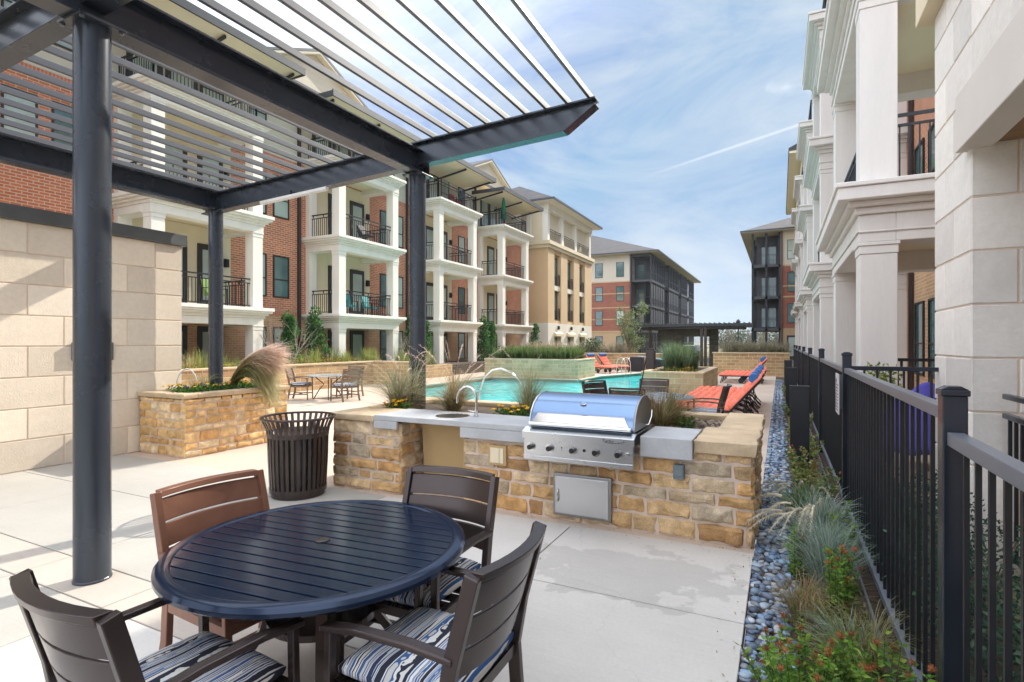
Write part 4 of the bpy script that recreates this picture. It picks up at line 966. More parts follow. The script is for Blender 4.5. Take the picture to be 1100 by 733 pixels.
# ================================================================== PEBBLES
mb = MB(); rr = random.Random(21)
def pebbles(y0, y1, n, s0, s1, seg):
    for _ in range(n):
        y = rr.uniform(y0, y1); x = rr.uniform(-.175, .10+.05*noise.noise(Vector((y*1.3, 0, 0)))); s = rr.uniform(s0, s1)
        v = rr.uniform(.75, 1.3); c = rr.choice([(.12, .19, .30), (.16, .23, .34), (.09, .14, .22), (.22, .28, .36), (.28, .31, .34), (.13, .20, .32), (.10, .17, .30)])
        mb.ball((x, y, -.028+rr.uniform(0, .028)), s, rr.uniform(.8, 1.4), rr.uniform(.7, 1), rr.uniform(.35, .6), seg, (c[0]*v, c[1]*v, c[2]*v), Matrix.Rotation(rr.uniform(0, 3.14), 3, 'Z')@Matrix.Rotation(rr.uniform(-.3, .3), 3, 'X'))
def pebgrid(y0, y1, p, s0, seg, layers):
    for ly in range(layers):
        y = y0
        while y < y1:
            x = -.172+rr.random()*p*.5
            while x < .105+.05*noise.noise(Vector((y*1.3, 0, 0))):
                v = rr.uniform(.7, 1.35); c = rr.choice([(.17, .26, .38), (.22, .32, .44), (.12, .17, .26), (.30, .37, .45), (.40, .42, .44), (.15, .22, .34), (.22, .24, .27), (.08, .11, .16)])
                mb.ball((x+rr.gauss(0, p*.16), y+rr.gauss(0, p*.16), -.03+.016*ly+rr.uniform(0, .006)), s0*rr.uniform(.6, 1.3), rr.uniform(.95, 1.5), rr.uniform(.75, 1), rr.uniform(.4, .6), seg, (c[0]*v, c[1]*v, c[2]*v), Matrix.Rotation(rr.uniform(0, 3.14), 3, 'Z')@Matrix.Rotation(rr.uniform(-.25, .25), 3, 'X'))
                x += p*rr.uniform(.9, 1.25)*(1 if ly == 0 else 1.5)
            y += p*.85*(1 if ly == 0 else 1.5)
pebgrid(1.2, 6, .060, .029, 14, 2); pebgrid(6, 12, .062, .030, 8, 2); pebgrid(12, 28, .085, .036, 6, 1)
tag(mb.build('river_pebbles', M['pebble'], smooth=0), 'strip of smooth blue grey river pebbles between the patio and the planting bed', 'pebbles', kind='stuff')

# ================================================================== BED PLANTS
rr = random.Random(31)
tuft('plume_grass', 'blue green grass with arching cream plumes beside the corner of the stone island', (.27, 5.05, -.03), 900, .52, .38, BLUEG, .006, .1, (-.02, 0), .45,
     pl=dict(n=16, h=.44, spread=.38, c=(.86, .80, .66), r=.022, lean=(-.20, -.06), arch=.9, bristle=170), seed=3)
tuft('plume_grass', 'darker green plume grass just behind the arching cream plumes', (.22, 5.75, -.03), 480, .44, .30, GREEN+BLUEG, .006, .1, (0, 0), .4,
     pl=dict(n=8, h=.44, spread=.32, c=(.82, .77, .64), r=.018, arch=.85, lean=(-.1, 0), bristle=140), seed=4)
tuft('grass_tuft', 'bushy silver green grass tuft in front of the cream plumes', (.34, 4.35, -.03), 900, .48, .32, BLUEG, .005, .09, (.02, -.02), .4, seed=5)
tuft('grass_tuft', 'small brownish grass tuft at the edge of the pebbles', (.14, 3.75, -.03), 700, .34, .26, DRYG+BROWN, .004, .06, (0, -.03), .5, seed=6)
tuft('grass_tuft', 'low pale green grass mound right of the brownish tuft by the steel edging', (.33, 3.28, -.03), 900, .32, .32, DRYG+BLUEG+LIME_G, .004, .08, (-.05, -.03), .6, seed=7)
def herb(name, label, p, n, h, spread, heads, seed, pal=LIME_G+GREEN, lsize=.036, cat='plant', group=None, hc=None):
    rr = random.Random(seed); t = thing(name, label, cat, p, group=group); mb = MB(); st = MB(); hd_ = MB()
    for i in range(n):
        a = rr.uniform(0, 6.28); s = spread*rr.uniform(.2, 1); hh = h*rr.uniform(.5, 1.1)
        pts = [Vector((p[0]+math.cos(a)*s*k*.5+math.cos(a)*s*.4, p[1]+math.sin(a)*s*k*.5+math.sin(a)*s*.4, p[2]+hh*k)) for k in (0, .33, .66, 1)]
        st.tube(pts, .003, 4, .0015, (.12, .13, .05))
        for k in range(int(hh*95)+4):
            u = rr.uniform(.15, 1); j = min(2, int(u*3)); q = pts[j].lerp(pts[j+1], u*3-j); c = rr.choice(pal); kk = rr.uniform(.8, 1.3)
            d = Vector((rr.uniform(-1, 1), rr.uniform(-1, 1), rr.uniform(-.2, .7))); leaf(mb, q, d, rv(rr), lsize*rr.uniform(.6, 1.3), lsize*rr.uniform(.4, .6), (c[0]*kk, c[1]*kk, c[2]*kk))
        if rr.random() < heads:
            hd_ = MB(); c = rr.choice(hc or [(.42, .16, .06), (.34, .13, .05), (.52, .24, .09), (.27, .11, .05)]); q = pts[-1]
            hd_.ball(q, .009, 1, 1, .8, 6, c)
            for k in range(34): v = rv(rr).normalized(); leaf(hd_, q+v*.006, v+Vector((0, 0, .3)), rv(rr), rr.uniform(.010, .017), .005, (c[0]*rr.uniform(.7, 1.4), c[1], c[2]))
            hd_.build('seed_head', M['petal'], t)
    mb.build('foliage', M['leaf'], t); st.build('stems', M['twig'] if 0 else M['leaf'], t)
    return t
herb('lantana', 'leafy lantana with rusty seed heads nearest the viewer at the foot of the bed', (.10, 2.80, -.03), 58, .36, .30, .5, 1)
herb('lantana', 'leafy lantana with rusty seed heads close to the fence beside the nearest one', (.38, 2.80, -.03), 42, .38, .24, .4, 2)
herb('lantana', 'lone leafy lantana stems rising beside the brownish grass tuft', (.30, 3.80, -.03), 22, .46, .16, .8, 3)
herb('lantana', 'small bright leafy sprig among pebbles below the cream plumes', (.10, 4.40, -.03), 14, .40, .08, .5, 4)
herb('lantana', 'leafy green plant against the fence behind the silver green grass', (.44, 4.9, -.03), 16, .45, .16, .0, 5)
k = 6
for (y, hh, lab) in ((6.7, .35, 'low leafy plant near the nearest post light, between it and the pebbles'), (7.6, .4, 'leafy plant growing against the fence in front of the nearest post light'), (9.3, .38, 'leafy plant behind the nearest post light'), (10.6, .34, 'scrubby plant half way between the nearest and middle post lights'),
                     (12.2, .4, 'red tinged plant opposite the nearest orange lounger'), (13.8, .38, 'plant in front of the middle post light'), (16.0, .4, 'plant behind the middle post light'), (18.2, .45, 'plant in front of the farthest post light'), (21.8, .5, 'plant behind the farthest post light')):
    herb('bed_plant', lab, (.27 if k % 2 else .36, y, -.03), 22, hh, .3, .25, 20+k, GREEN+DRYG+[(.22, .14, .05)], .05, group='scrubby plants in the bed along the fence', hc=[(.4, .12, .05), (.5, .2, .06), (.3, .25, .1)]); k += 1
# groundcover in near bed
mb = MB(); rr = random.Random(77)
for _ in range(2600):
    y = rr.uniform(1.6, 7); x = rr.uniform(.12, .5); c = rr.choice(GREEN+BROWN+DRYG); kk = rr.uniform(.6, 1.2)
    leaf(mb, Vector((x, y, -.028+rr.uniform(0, .03))), Vector((rr.uniform(-1, 1), rr.uniform(-1, 1), rr.uniform(0, .4))), Vector((0, 0, 1)), rr.uniform(.02, .05), .014, (c[0]*kk, c[1]*kk, c[2]*kk))
tag(mb.build('leaf_litter', M['leaf']), 'dry leaf litter and low weeds on the dark mulch of the bed', 'leaf litter', kind='stuff')
mb = MB(); rr = random.Random(123)
for _ in range(150):
    q = rr.random(); x = rr.uniform(-4.6, -.25) if q < .6 else rr.uniform(-.35, -.2); y = 4.82-abs(rr.gauss(0, .10)) if q < .6 else rr.uniform(1.5, 4.8)
    if q > .9: x = rr.uniform(-8.8, -.3); y = rr.uniform(1.2, 4.7)
    c = rr.choice(BROWN+DRYG); leaf(mb, Vector((x, y, .003)), Vector((rr.uniform(-1, 1), rr.uniform(-1, 1), rr.uniform(.05, .4))), Vector((0, 0, 1)), rr.uniform(.010, .028), .010, c)
tag(mb.build('fallen_leaves', M['leaf']), 'tiny dry leaves and grit scattered on the patio along the foot of the stone island', 'leaf litter', kind='stuff')
# shrubs beyond the fence
for i, (y, h, lab) in enumerate(((1.9, .62, 'dark small leaved shrub seen through the nearest fence pickets'), (2.9, .66, 'dark small leaved shrub directly behind the nearest visible fence post'), (3.9, .60, 'small leaved shrub below the railing of the stone opening'), (4.9, .55, 'small leaved shrub at the foot of the stone corner behind the fence'), (5.7, .5, 'low shrub behind the second fence post'))):
    t = thing('shrub', lab, 'shrub', (.97, y, 0), group='dark shrubs behind the fence'); mb = MB(); rr = random.Random(60+i)
    for _ in range(34):
        c = (.97+rr.uniform(-.24, .24), y+rr.uniform(-.5, .5), rr.uniform(.05, h)); clump(mb, c, .16, 60, .035, [(.04, .10, .06), (.06, .14, .08), (.03, .07, .05), (.10, .17, .10)], rr)
    mb.build('foliage', M['leaf'], t)
    mb = MB()
    for _ in range(7): a = rr.uniform(0, 6.28); mb.tube([(.97, y, -.03), (.97+.1*math.cos(a), y+.2*math.sin(a), h*.5), (.97+.2*math.cos(a), y+.4*math.sin(a), h)], .008, 5, .003)
    mb.build('stems', M['bark'], t)

# plants on the island planter
tuft('feather_grass', 'wispy pale feather grass at the left end of the island planter left of the column', (-4.55, 5.85, .80), 1100, .66, .80, FEATHER+[(.46, .48, .36)], .004, .1, (.05, -.1), .55,
     pl=dict(n=9, h=.75, spread=.7, c=(.78, .64, .55), r=.014, bristle=70, arch=.3, ln=.2), seed=8)
tuft('feather_grass', 'brown based feather grass with pinkish seed stalks behind the faucet right of the column', (-3.72, 5.85, .80), 1200, .52, .74, BROWN+FEATHER, .004, .1, (.12, -.06), .6,
     pl=dict(n=13, h=.82, spread=.8, c=(.80, .60, .52), r=.015, bristle=80, arch=.15), seed=9)
tuft('feather_grass', 'thin pale grass behind the left edge of the grill hood', (-2.72, 5.95, .80), 700, .62, .6, FEATHER, .0035, .08, (.05, 0), .5,
     pl=dict(n=8, h=.8, spread=.8, c=(.76, .62, .52), r=.013, bristle=60, arch=.2), seed=10)
tuft('grass_clump', 'dense olive brown grass clump behind the right side of the grill', (-1.18, 6.0, .80), 1500, .40, .52, DRYG+BROWN+[(.12, .13, .07)], .0035, .12, (.04, 0), .6, seed=12)
rr = random.Random(6)
pansies('pansy_bed', 'yellow pansies and leaves at the far left corner of the island counter', -4.9+.35, -4.35, 5.5, 5.75, .80, 14, 16, rr, [(.85, .5, .02), (.8, .42, .02)])
pansies('pansy_bed', 'yellow pansies in bright leaves behind the gooseneck faucet', -3.02, -2.62, 5.55, 5.85, .80, 26, 16, rr, [(.85, .5, .02), (.9, .6, .04)])
pansies('green_sprig', 'small bright green plant on the gravel at the right end of the island planter', -.98, -.80, 5.85, 6.05, .80, 9, 0, rr)
# leaning lamp stake
st = thing('lamp_stake', 'thin dark leaning stake with a small dark box head behind the grill', 'garden light', (-1.38, 5.9, .8))
mb = MB(); mb.tube([(-1.40, 5.62, .80), (-1.34, 5.7, 1.1), (-1.26, 5.75, 1.56)], .008, 8, .006); mb.build('stake', M['black'], st, smooth=40)
mb = MB(); mb.box(-1.265, -1.175, 5.72, 5.80, 1.42, 1.62); mb.box(-1.255, -1.185, 5.73, 5.79, 1.62, 1.635); mb.build('lamp_head', M['bronze'], st, bevel=.006)

# ================================================================== LOUNGERS
def make_lounger(label, cush, group):
    t = thing('sun_lounger', label, 'lounger', group=group); W = .33
    mb = MB()
    for s in (-1, 1):
        mb.bar((-.84, s*W, .30), (.37, s*W, .30), .04, .035); mb.bar((.37, s*W, .30), (.92, s*W, .92), .035, .03, (0, 1, 0))
    for x in (-.84, -.4, -.05, .37): mb.bar((x, -W, .30), (x, W, .30), .03, .025)
    mb.bar((.92, -W, .92), (.92, W, .92), .03, .03)
    mb.build('frame', M['black'], t, world=False)
    for s in (-1, 1):
        mb = MB(); mb.path([(.10, s*(W+.02), .30), (.42, s*(W+.02), .30), (.58, s*(W+.02), .24), (.80, s*(W+.02), 0)], .03, .035, (0, 1, 0)); mb.build('leg', M['black'], t, world=False)
        mb = MB(); mb.path([(-.72, s*(W+.0), .30), (-.80, s*(W+.0), 0)], .03, .035, (0, 1, 0)); mb.build('leg', M['black'], t, world=False)
        mb = MB(); mb.path([(.66, s*(W-.03), .62), (.62, s*(W-.03), .3), (.70, s*(W-.03), .12)], .02, .025, (0, 1, 0)); mb.build('back_strut', M['black'], t, world=False)
        mb = MB(); mb.tube([(.0, s*W, .12), (.0, s*(W+.03), .12)], .11, 20); mb.build('wheel', M['black'], t, world=False)
    def pad(p0, p1, nm, nch=5):
        p0 = Vector(p0); p1 = Vector(p1); L_ = (p1-p0).length; d = (p1-p0).normalized(); up = Vector((0, 1, 0)).cross(d)*-1
        if up.z < 0: up = -up
        mb = MB(); nx, ny = nch*6, 10; vs = []; fs = []
        for sd_ in (1, -1):
            for i in range(nx+1):
                for j in range(ny+1):
                    u = i/nx; v = -1+2*j/ny; e = (1-abs(2*u-1)**10)*(1-abs(v)**8)
                    puff = .05*(abs(math.sin(u*nch*math.pi))**.5)*(.75+.25*abs(math.sin((v+1)*math.pi))**.5)
                    h = (.035+puff)*max(0, e)**.4 if sd_ > 0 else 0
                    q = p0+d*(u*L_)+Vector((0, v*W*.98, 0))+up*(.03+h if sd_ > 0 else .012); vs.append(q)
        m_ = ny+1
        for i in range(nx):
            for j in range(ny):
                a = i*m_+j; fs.append((a, a+1, a+m_+1, a+m_)); b = a+(nx+1)*m_; fs.append((b, b+m_, b+m_+1, b+1))
        N = (nx+1)*m_
        for i in range(nx):
            for j in (0, ny): a = i*m_+j; fs.append((a, a+m_, a+m_+N, a+N))
        for j in range(ny):
            for i in (0, nx): a = i*m_+j; fs.append((a, a+1, a+1+N, a+N))
        mb.add(vs, fs); return mb.build(nm, cush, t, world=False, smooth=50)
    pad((-.88, 0, .31), (.36, 0, .31), 'seat_pad', 7); pad((.38, 0, .33), (.95, 0, .98), 'back_pad', 4)
    mb = MB(); n = 10
    mb.tube([(.80, -.29, .98), (.80, -.27, .98), (.80, 0, .99), (.80, .27, .98), (.80, .29, .98)], .088, 18); c = mb.build('bolster', M['blue_cloth'], t, world=False, smooth=60)
    return t
L1 = make_lounger('nearest orange padded lounger of the row, its blue bolster lowest in the picture', M['orange'], 'orange sun loungers')
L1.location = (-1.28, 12.1, 0)
labs = ['second orange lounger from the viewer in the near row', 'third orange lounger of the near row', 'fourth orange lounger of the near row, just before the stone pool planter', 'fifth orange lounger of the near row',
        'last orange lounger of the near row']
for i, l in enumerate(labs): dup(L1, (-1.29+.02*(i % 2), 13.0+.93*i, 0), R([1, -1, 2, 0, 1][i]), l)
for y, l in ((24.6, 'first orange lounger beyond the stone pool planter'), (25.7, 'middle orange lounger beyond the stone pool planter'), (26.8, 'farthest orange lounger beyond the stone pool planter')): dup(L1, (-1.45, y, 0), 0, l)
for i, (x, y, l) in enumerate(((-8.9, 29.3, 'orange lounger at the far left pool corner, nearer one'), (-8.6, 30.6, 'orange lounger at the far left pool corner, farther one'))): dup(L1, (x, y, 0), R(160), l)

# ================================================================== POOL SURROUND
def brickbox(name, label, x0, x1, y0, y1, z0, z1, m, capm=None, cat='planter'):
    t = thing(name, label, cat, ((x0+x1)/2, (y0+y1)/2, 0))
    mb = MB(); mb.box(x0, x1, y0, y1, z0, z1-.06); mb.build('stone_wall', m, t)
    mb = MB(); k = .02
    mb.box(x0-k, x1+k, y0-k, y0+.28, z1-.059, z1); mb.box(x0-k, x1+k, y1-.28, y1+k, z1-.059, z1); mb.box(x0-k, x0+.28, y0+.281, y1-.281, z1-.059, z1); mb.box(x1-.28, x1+k, y0+.281, y1-.281, z1-.059, z1)
    mb.build('cap', capm or M['capstone'], t, bevel=.008)
    mb = MB(); mb.box(x0+.25, x1-.25, y0+.25, y1-.25, z1-.12, z1-.03); mb.build('soil', M['soil'], t)
    return t
M['sand_brick'] = brick('olive sandstone coursing', (.50, .38, .22), (.37, .29, .16), (.50, .44, .32), .42, .17, .016, bump=1, var=.25)
M['sand_brick_gold'] = brick('golden sandstone coursing', (.52, .34, .16), (.38, .22, .10), (.58, .46, .32), .42, .16, .016, bump=1, var=.25)  # golden tone, redder than the olive coursing
brickbox('pool_planter', 'long raised stone planter standing in the far left part of the pool', -13.1, -8.25, 23.45, 26.0, -.4, .92, M['sand_brick'])
brickbox('pool_planter', 'stone planter with bushy grass between the pool and the orange loungers', -4.25, -2.25, 18.6, 23.2, -.4, .72, M['sand_brick'])
def grassmass(name, label, x0, x1, y0, y1, z, n, h, pal, seed, w=.02, tip=None, cat='grass', sp=.3):
    rr = random.Random(seed); mb = MB()
    for _ in range(n): blades(mb, (rr.uniform(x0, x1), rr.uniform(y0, y1), z), 26, h*rr.uniform(.7, 1.15), sp, pal, w, .1, (0, 0), .4, 3, .4, rr, tip)
    return tag(mb.build(name, M['blade']), label, cat)
def bush(name, label, c, r, h, n, size, pal, seed, cat='shrub', trunk=True, group=None, cone=False):
    rr = random.Random(seed); t = thing(name, label, cat, (c[0], c[1], c[2]), group=group); mb = MB()
    for i in range(n):
        u = rr.random(); a = rr.uniform(0, 6.28); rad = r*math.sqrt(rr.random())*((1-u)*.9+.12 if cone else math.sqrt(max(.05, 1-(2*u-1)**2*.8)))
        clump(mb, (c[0]+rad*math.cos(a), c[1]+rad*math.sin(a), c[2]+.08+u*h*.95), r*(.22 if cone else .32), 34, size, pal, rr, 1.3 if cone else 1)
    mb.build('foliage', M['leaf'], t)
    if trunk:
        mb = MB(); mb.tube([(c[0], c[1], c[2]-.05), (c[0]+.02, c[1], c[2]+h*.5), (c[0], c[1]+.02, c[2]+h*.85)], max(.02, r*.09), 7, .01); mb.build('trunk', M['bark'], t)
    return t
grassmass('planter_hedge', 'long green planting along the top of the far left pool planter', -12.8, -8.6, 23.8, 25.6, .88, 260, .62, [(.10, .17, .04), (.14, .22, .05), (.07, .12, .03), (.2, .24, .1)], 70, .02, cat='hedge')
grassmass('ornamental_grass', 'bushy green grass on the stone planter beside the orange loungers', -3.7, -2.8, 19.6, 21.6, .68, 130, .95, [(.12, .18, .08), (.16, .22, .11), (.08, .13, .06), (.2, .26, .15)], 71, .014, sp=.5)
mb = MB(); rr = random.Random(4)
for _ in range(90): p = (rr.uniform(-4.0, -2.5), rr.uniform(18.9, 19.3), .72+rr.uniform(0, .07)); clump(mb, p, .06, 4, .05, [(.8, .45, .03), (.10, .2, .04), (.12, .22, .05)], rr)
tag(mb.build('marigold_row', M['leaf']), 'row of yellow flowers along the front of the stone planter by the loungers', 'flowers', kind='stuff')
# far low wall
fw = thing('low_stone_wall', 'low golden stone wall closing the far end of the pool deck', 'wall', (-6, 33.3, 0))
mb = MB(); mb.box(-13.5, -4.7, 33.05, 33.45, -.1, .98); mb.box(-3.2, .42, 30.6, 31.0, -.1, 1.12); mb.box(-3.2, -2.8, 31.0, 33.45, -.1, 1.12); mb.build('masonry', M['sand_brick_gold'], fw)
mb = MB(); mb.box(-13.55, -4.65, 33.0, 33.5, .98, 1.04); mb.box(-3.25, .45, 30.55, 31.05, 1.12, 1.18); mb.build('cap', M['capstone'], fw, bevel=.01)
grassmass('ornamental_grass', 'tawny fountain grasses behind the low wall at the far left of the pool', -16.5, -8.5, 33.9, 35.6, .4, 240, 1.25, [(.34, .28, .16), (.42, .36, .24), (.22, .20, .09), (.12, .15, .05)], 72, .03, (.6, .48, .40), sp=.6)
grassmass('ornamental_grass', 'grey green grasses behind the low wall at the far right of the pool', -2.8, .3, 31.4, 33, .7, 150, 1.0, [(.20, .20, .10), (.28, .26, .16), (.12, .15, .06)], 73, .03, (.4, .34, .26), sp=.6)
bush('round_bush', 'round dark green bush behind the low wall left of the olive tree', (-11.0, 34.3, .2), 1.1, 1.5, 60, .12, [(.06, .10, .04), (.09, .14, .05), (.04, .07, .03)], 74)
# olive like tree left of the pavilion
def tree(name, label, c, h, r, n, size, pal, seed, bark=None, crown_z=.45, cat='tree', group=None, leafs=30):
    rr = random.Random(seed); t = thing(name, label, cat, c, group=group); tr_ = MB(); lf = MB(); c = Vector(c)
    tr_.tube([c+Vector((0, 0, -.1)), c+Vector((.05, 0, h*.25)), c+Vector((-.05, .04, h*.5))], h*.022, 8, h*.014)
    tips = []
    for i in range(14):
        a = rr.uniform(0, 6.28); z0 = h*rr.uniform(.28, .5); rad = r*rr.uniform(.4, .95); z1 = h*rr.uniform(crown_z, 1)
        k = math.sqrt(max(.1, 1-((z1/h-.7)/.34)**2)); p1 = c+Vector((math.cos(a)*rad*k, math.sin(a)*rad*k, z1)); p0 = c+Vector((0, 0, z0)); mid = p0.lerp(p1, .5)+Vector((0, 0, -.05*h))*rr.uniform(-1, 1)
        tr_.tube([p0, mid, p1], h*.009, 5, h*.002); tips += [p1, mid.lerp(p1, .5)]
    for i in range(n):
        b = rr.choice(tips); p = b+rv(rr)*r*.38; clump(lf, p, r*rr.uniform(.12, .22), leafs, size, pal, rr)
    tr_.build('trunk', bark or M['bark'], t, smooth=50)
    if n: lf.build('crown', M['leaf'], t)
    return t
tree('olive_tree', 'loose pale green young tree left of the dark pavilion', (-8.7, 34.6, 0), 3.9, 1.25, 95, .11, [(.20, .26, .12), (.28, .34, .17), (.12, .17, .07)], 80)
# ---- pavilion
pv = thing('pavilion', 'dark flat roofed pool pavilion with a grey stone fireplace wall', 'pavilion', (-5.8, 41, 0))
M['grey_stone'] = brick('grey stacked stone', (.20, .185, .16), (.13, .12, .10), (.10, .09, .08), .5, .14, .02, bump=1, var=.3)
mb = MB(); mb.box(-8.15, -6.45, 41, 41.9, -.1, 2.72); mb.box(-4.55, -4.0, 41, 41.9, -.1, 2.72); mb.box(-6.45, -4.55, 41, 41.9, 2.12, 2.72); mb.build('fireplace_wall', M['grey_stone'], pv)
mb = MB(); mb.box(-10.0, -1.8, 38.9, 43.6, 2.80, 2.98); mb.build('roof', M['metal_roof'], pv)
mb = MB()
for i in range(27): x = -9.9+i*.31; mb.box(x-.025, x+.025, 38.85, 43.65, 2.982, 3.05)
mb.build('roof_ribs', M['metal_roof'], pv)
for x in (-9.2, -8.45, -4.9, -4.65, -2.6):
    if x < -3: 
        mb = MB(); mb.box(x-.09, x+.09, 39.6, 39.78, -.1, 2.80); mb.build('post', M['bronze'], pv)
mb = MB(); mb.bar((-9.8, 39.7, 2.72), (-2.2, 39.7, 2.72), .14, .14); mb.bar((-9.8, 42.9, 2.72), (-2.2, 42.9, 2.72), .14, .14); mb.build('beam', M['bronze'], pv)
for (x, y, w_, h_, l) in ((-7.6, 31.9, .75, .85, 'dark square planter box on the far deck left of the leaning cover'), (-6.0, 32.2, 1.5, .75, 'dark outdoor sofa back in front of the low wall near the pavilion')):
    mb = MB(); mb.prism([(x-w_/2, 0), (x+w_/2, 0), (x+w_/2+.05, h_), (x-w_/2-.05, h_)], 'y', y-.3, y+.3); tag(mb.build('dark_planter' if w_ < 1 else 'outdoor_sofa', M['screen'], bevel=.03), l, 'planter' if w_ < 1 else 'sofa')
# lean cover / table with blueish top
t = thing('side_table', 'low dark table with a sloping pale top at the far pool edge', 'table', (-6.4, 31.3, 0))
mb = MB(); mb.bar((-7.3, 31.2, .93), (-5.7, 31.2, .72), .5, .04); mb.build('tabletop', M['glass_table'], t)
for x in (-7.0, -5.9):
    mb = MB(); mb.bar((x, 31.2, 0), (x, 31.2, .88-(x+7)*.12), .05, .05); mb.build('leg', M['black'], t)
def ladder(label, x, y, d=(0, -1), name='pool_ladder', s=1):
    t = thing(name, label, 'pool rail', (x, y, 0), group='pool ladders')
    for k in (-.25, .25):
        ox = k*(-d[1]); oy = k*d[0]; mb = MB(); P = [(-.35, -.05), (-.35, .55), (-.28, .78), (-.1, .9), (.1, .86), (.22, .65), (.26, .2), (.26, -.5)]
        mb.tube([(x+ox+a*d[0]*s, y+oy+a*d[1]*s, b*s) for a, b in P], .022, 8); mb.build('handrail', M['chrome'], t, smooth=50)
ladder('chrome pool ladder at the far edge of the pool beside the stone planter', -4.7, 29.9)
ladder('chrome pool ladder at the far left corner of the pool by the orange loungers', -7.4, 28.4, (.9, -.3))
hr = thing('pool_handrail', 'large pale arching pool handrail seen above the faucet', 'pool rail', (-6.2, 12.45, 0))
mb = MB(); mb.tube([(-6.98, 12.2, 0), (-6.97, 12.22, .45), (-6.88, 12.3, .80), (-6.70, 12.4, .98), (-6.50, 12.5, 1.02), (-6.28, 12.65, .92), (-6.12, 12.8, .74), (-6.02, 12.9, .5), (-6.0, 13.0, -.6)], .026, 10); mb.build('tube', M['chrome'], hr, smooth=60)
mb = MB(); mb.lathe([(.06, 0), (.06, .03), (.03, .04)], -6.98, 12.2, 16); mb.build('base_flange', M['chrome'], hr)

# ================================================================== BUILDINGS
def win(parent, ax, pl, s, u, z, w_, h_, name='window', blind=False, mull=1, fr=.05):
    """window on a plane: ax 'x' -> plane X=pl with u along Y ; ax 'y' -> plane Y=pl with u along X ; s = outward sign"""
    def B(mb, u0, u1, z0, z1, a, b):
        lo, hi = sorted((pl+s*a, pl+s*b))
        (mb.box(lo, hi, u0, u1, z0, z1) if ax == 'x' else mb.box(u0, u1, lo, hi, z0, z1))
    mb = MB(); B(mb, u-w_/2, u-w_/2+fr, z, z+h_, -.02, .045); B(mb, u+w_/2-fr, u+w_/2, z, z+h_, -.02, .045); B(mb, u-w_/2+fr, u+w_/2-fr, z, z+fr, -.02, .045); B(mb, u-w_/2+fr, u+w_/2-fr, z+h_-fr, z+h_, -.02, .045)
    if mull == 1: B(mb, u-w_/2+fr, u+w_/2-fr, z+h_*.42, z+h_*.42+fr*.8, -.02, .04)
    if mull == 2: B(mb, u-fr*.5, u+fr*.5, z+fr, z+h_-fr, -.02, .04)
    o = mb.build(name, M['frame'], parent)
    mb = MB(); B(mb, u-w_/2+fr, u+w_/2-fr, z+fr, z+h_-fr, -.02, .012); mb.build('pane', M['glass_blind'] if blind else M['glass'], o)
    return o
def door(parent, ax, pl, s, u, z, w_=1.0, h_=2.25, mull=0):
    def B(mb, u0, u1, z0, z1, a, b):
        lo, hi = sorted((pl+s*a, pl+s*b))
        (mb.box(lo, hi, u0, u1, z0, z1) if ax == 'x' else mb.box(u0, u1, lo, hi, z0, z1))
    mb = MB(); B(mb, u-w_/2, u+w_/2, z, z+h_, -.02, .05); o = mb.build('door', M['frame'], parent)
    mb = MB(); B(mb, u-w_/2+.17, u+w_/2-.17, z+.28, z+h_-.2, .0505, .056); mb.build('pane', M['glass_blind'], o)
    mb = MB(); B(mb, u-w_/2+.05, u-w_/2+.08, z+.95, z+1.1, .051, .1); mb.build('handle', M['chrome'], o)
def railing(parent, pts, z, h=1.02, m=None, n='railing', sp=.115, bot=.1):
    mb = MB()
    for a, b in zip(pts[:-1], pts[1:]):
        a = Vector((*a, 0)); b = Vector((*b, 0)); L_ = (b-a).length; d = (b-a)/L_
        for zz, t in ((h, .045), (h-.15, .03), (bot, .03)): mb.bar(a+Vector((0, 0, z+zz-t/2)), b+Vector((0, 0, z+zz-t/2)), .04, t)
        k = int(L_/sp)
        for i in range(1, k): q = a+d*(L_*i/k); mb.bar(q+Vector((0, 0, z+bot)), q+Vector((0, 0, z+h-.16)), .018, .018)
        for i in range(3): q = a+d*(L_*(i+.5)/3); mb.bar(q+Vector((0, 0, z+h-.13)), q+Vector((0, 0, z+h-.04)), .03, .03)
        for q in (a, b): mb.bar(q+Vector((0, 0, z)), q+Vector((0, 0, z+h-.02)), .045, .045)
    return mb.build(n, m or M['black'], parent)
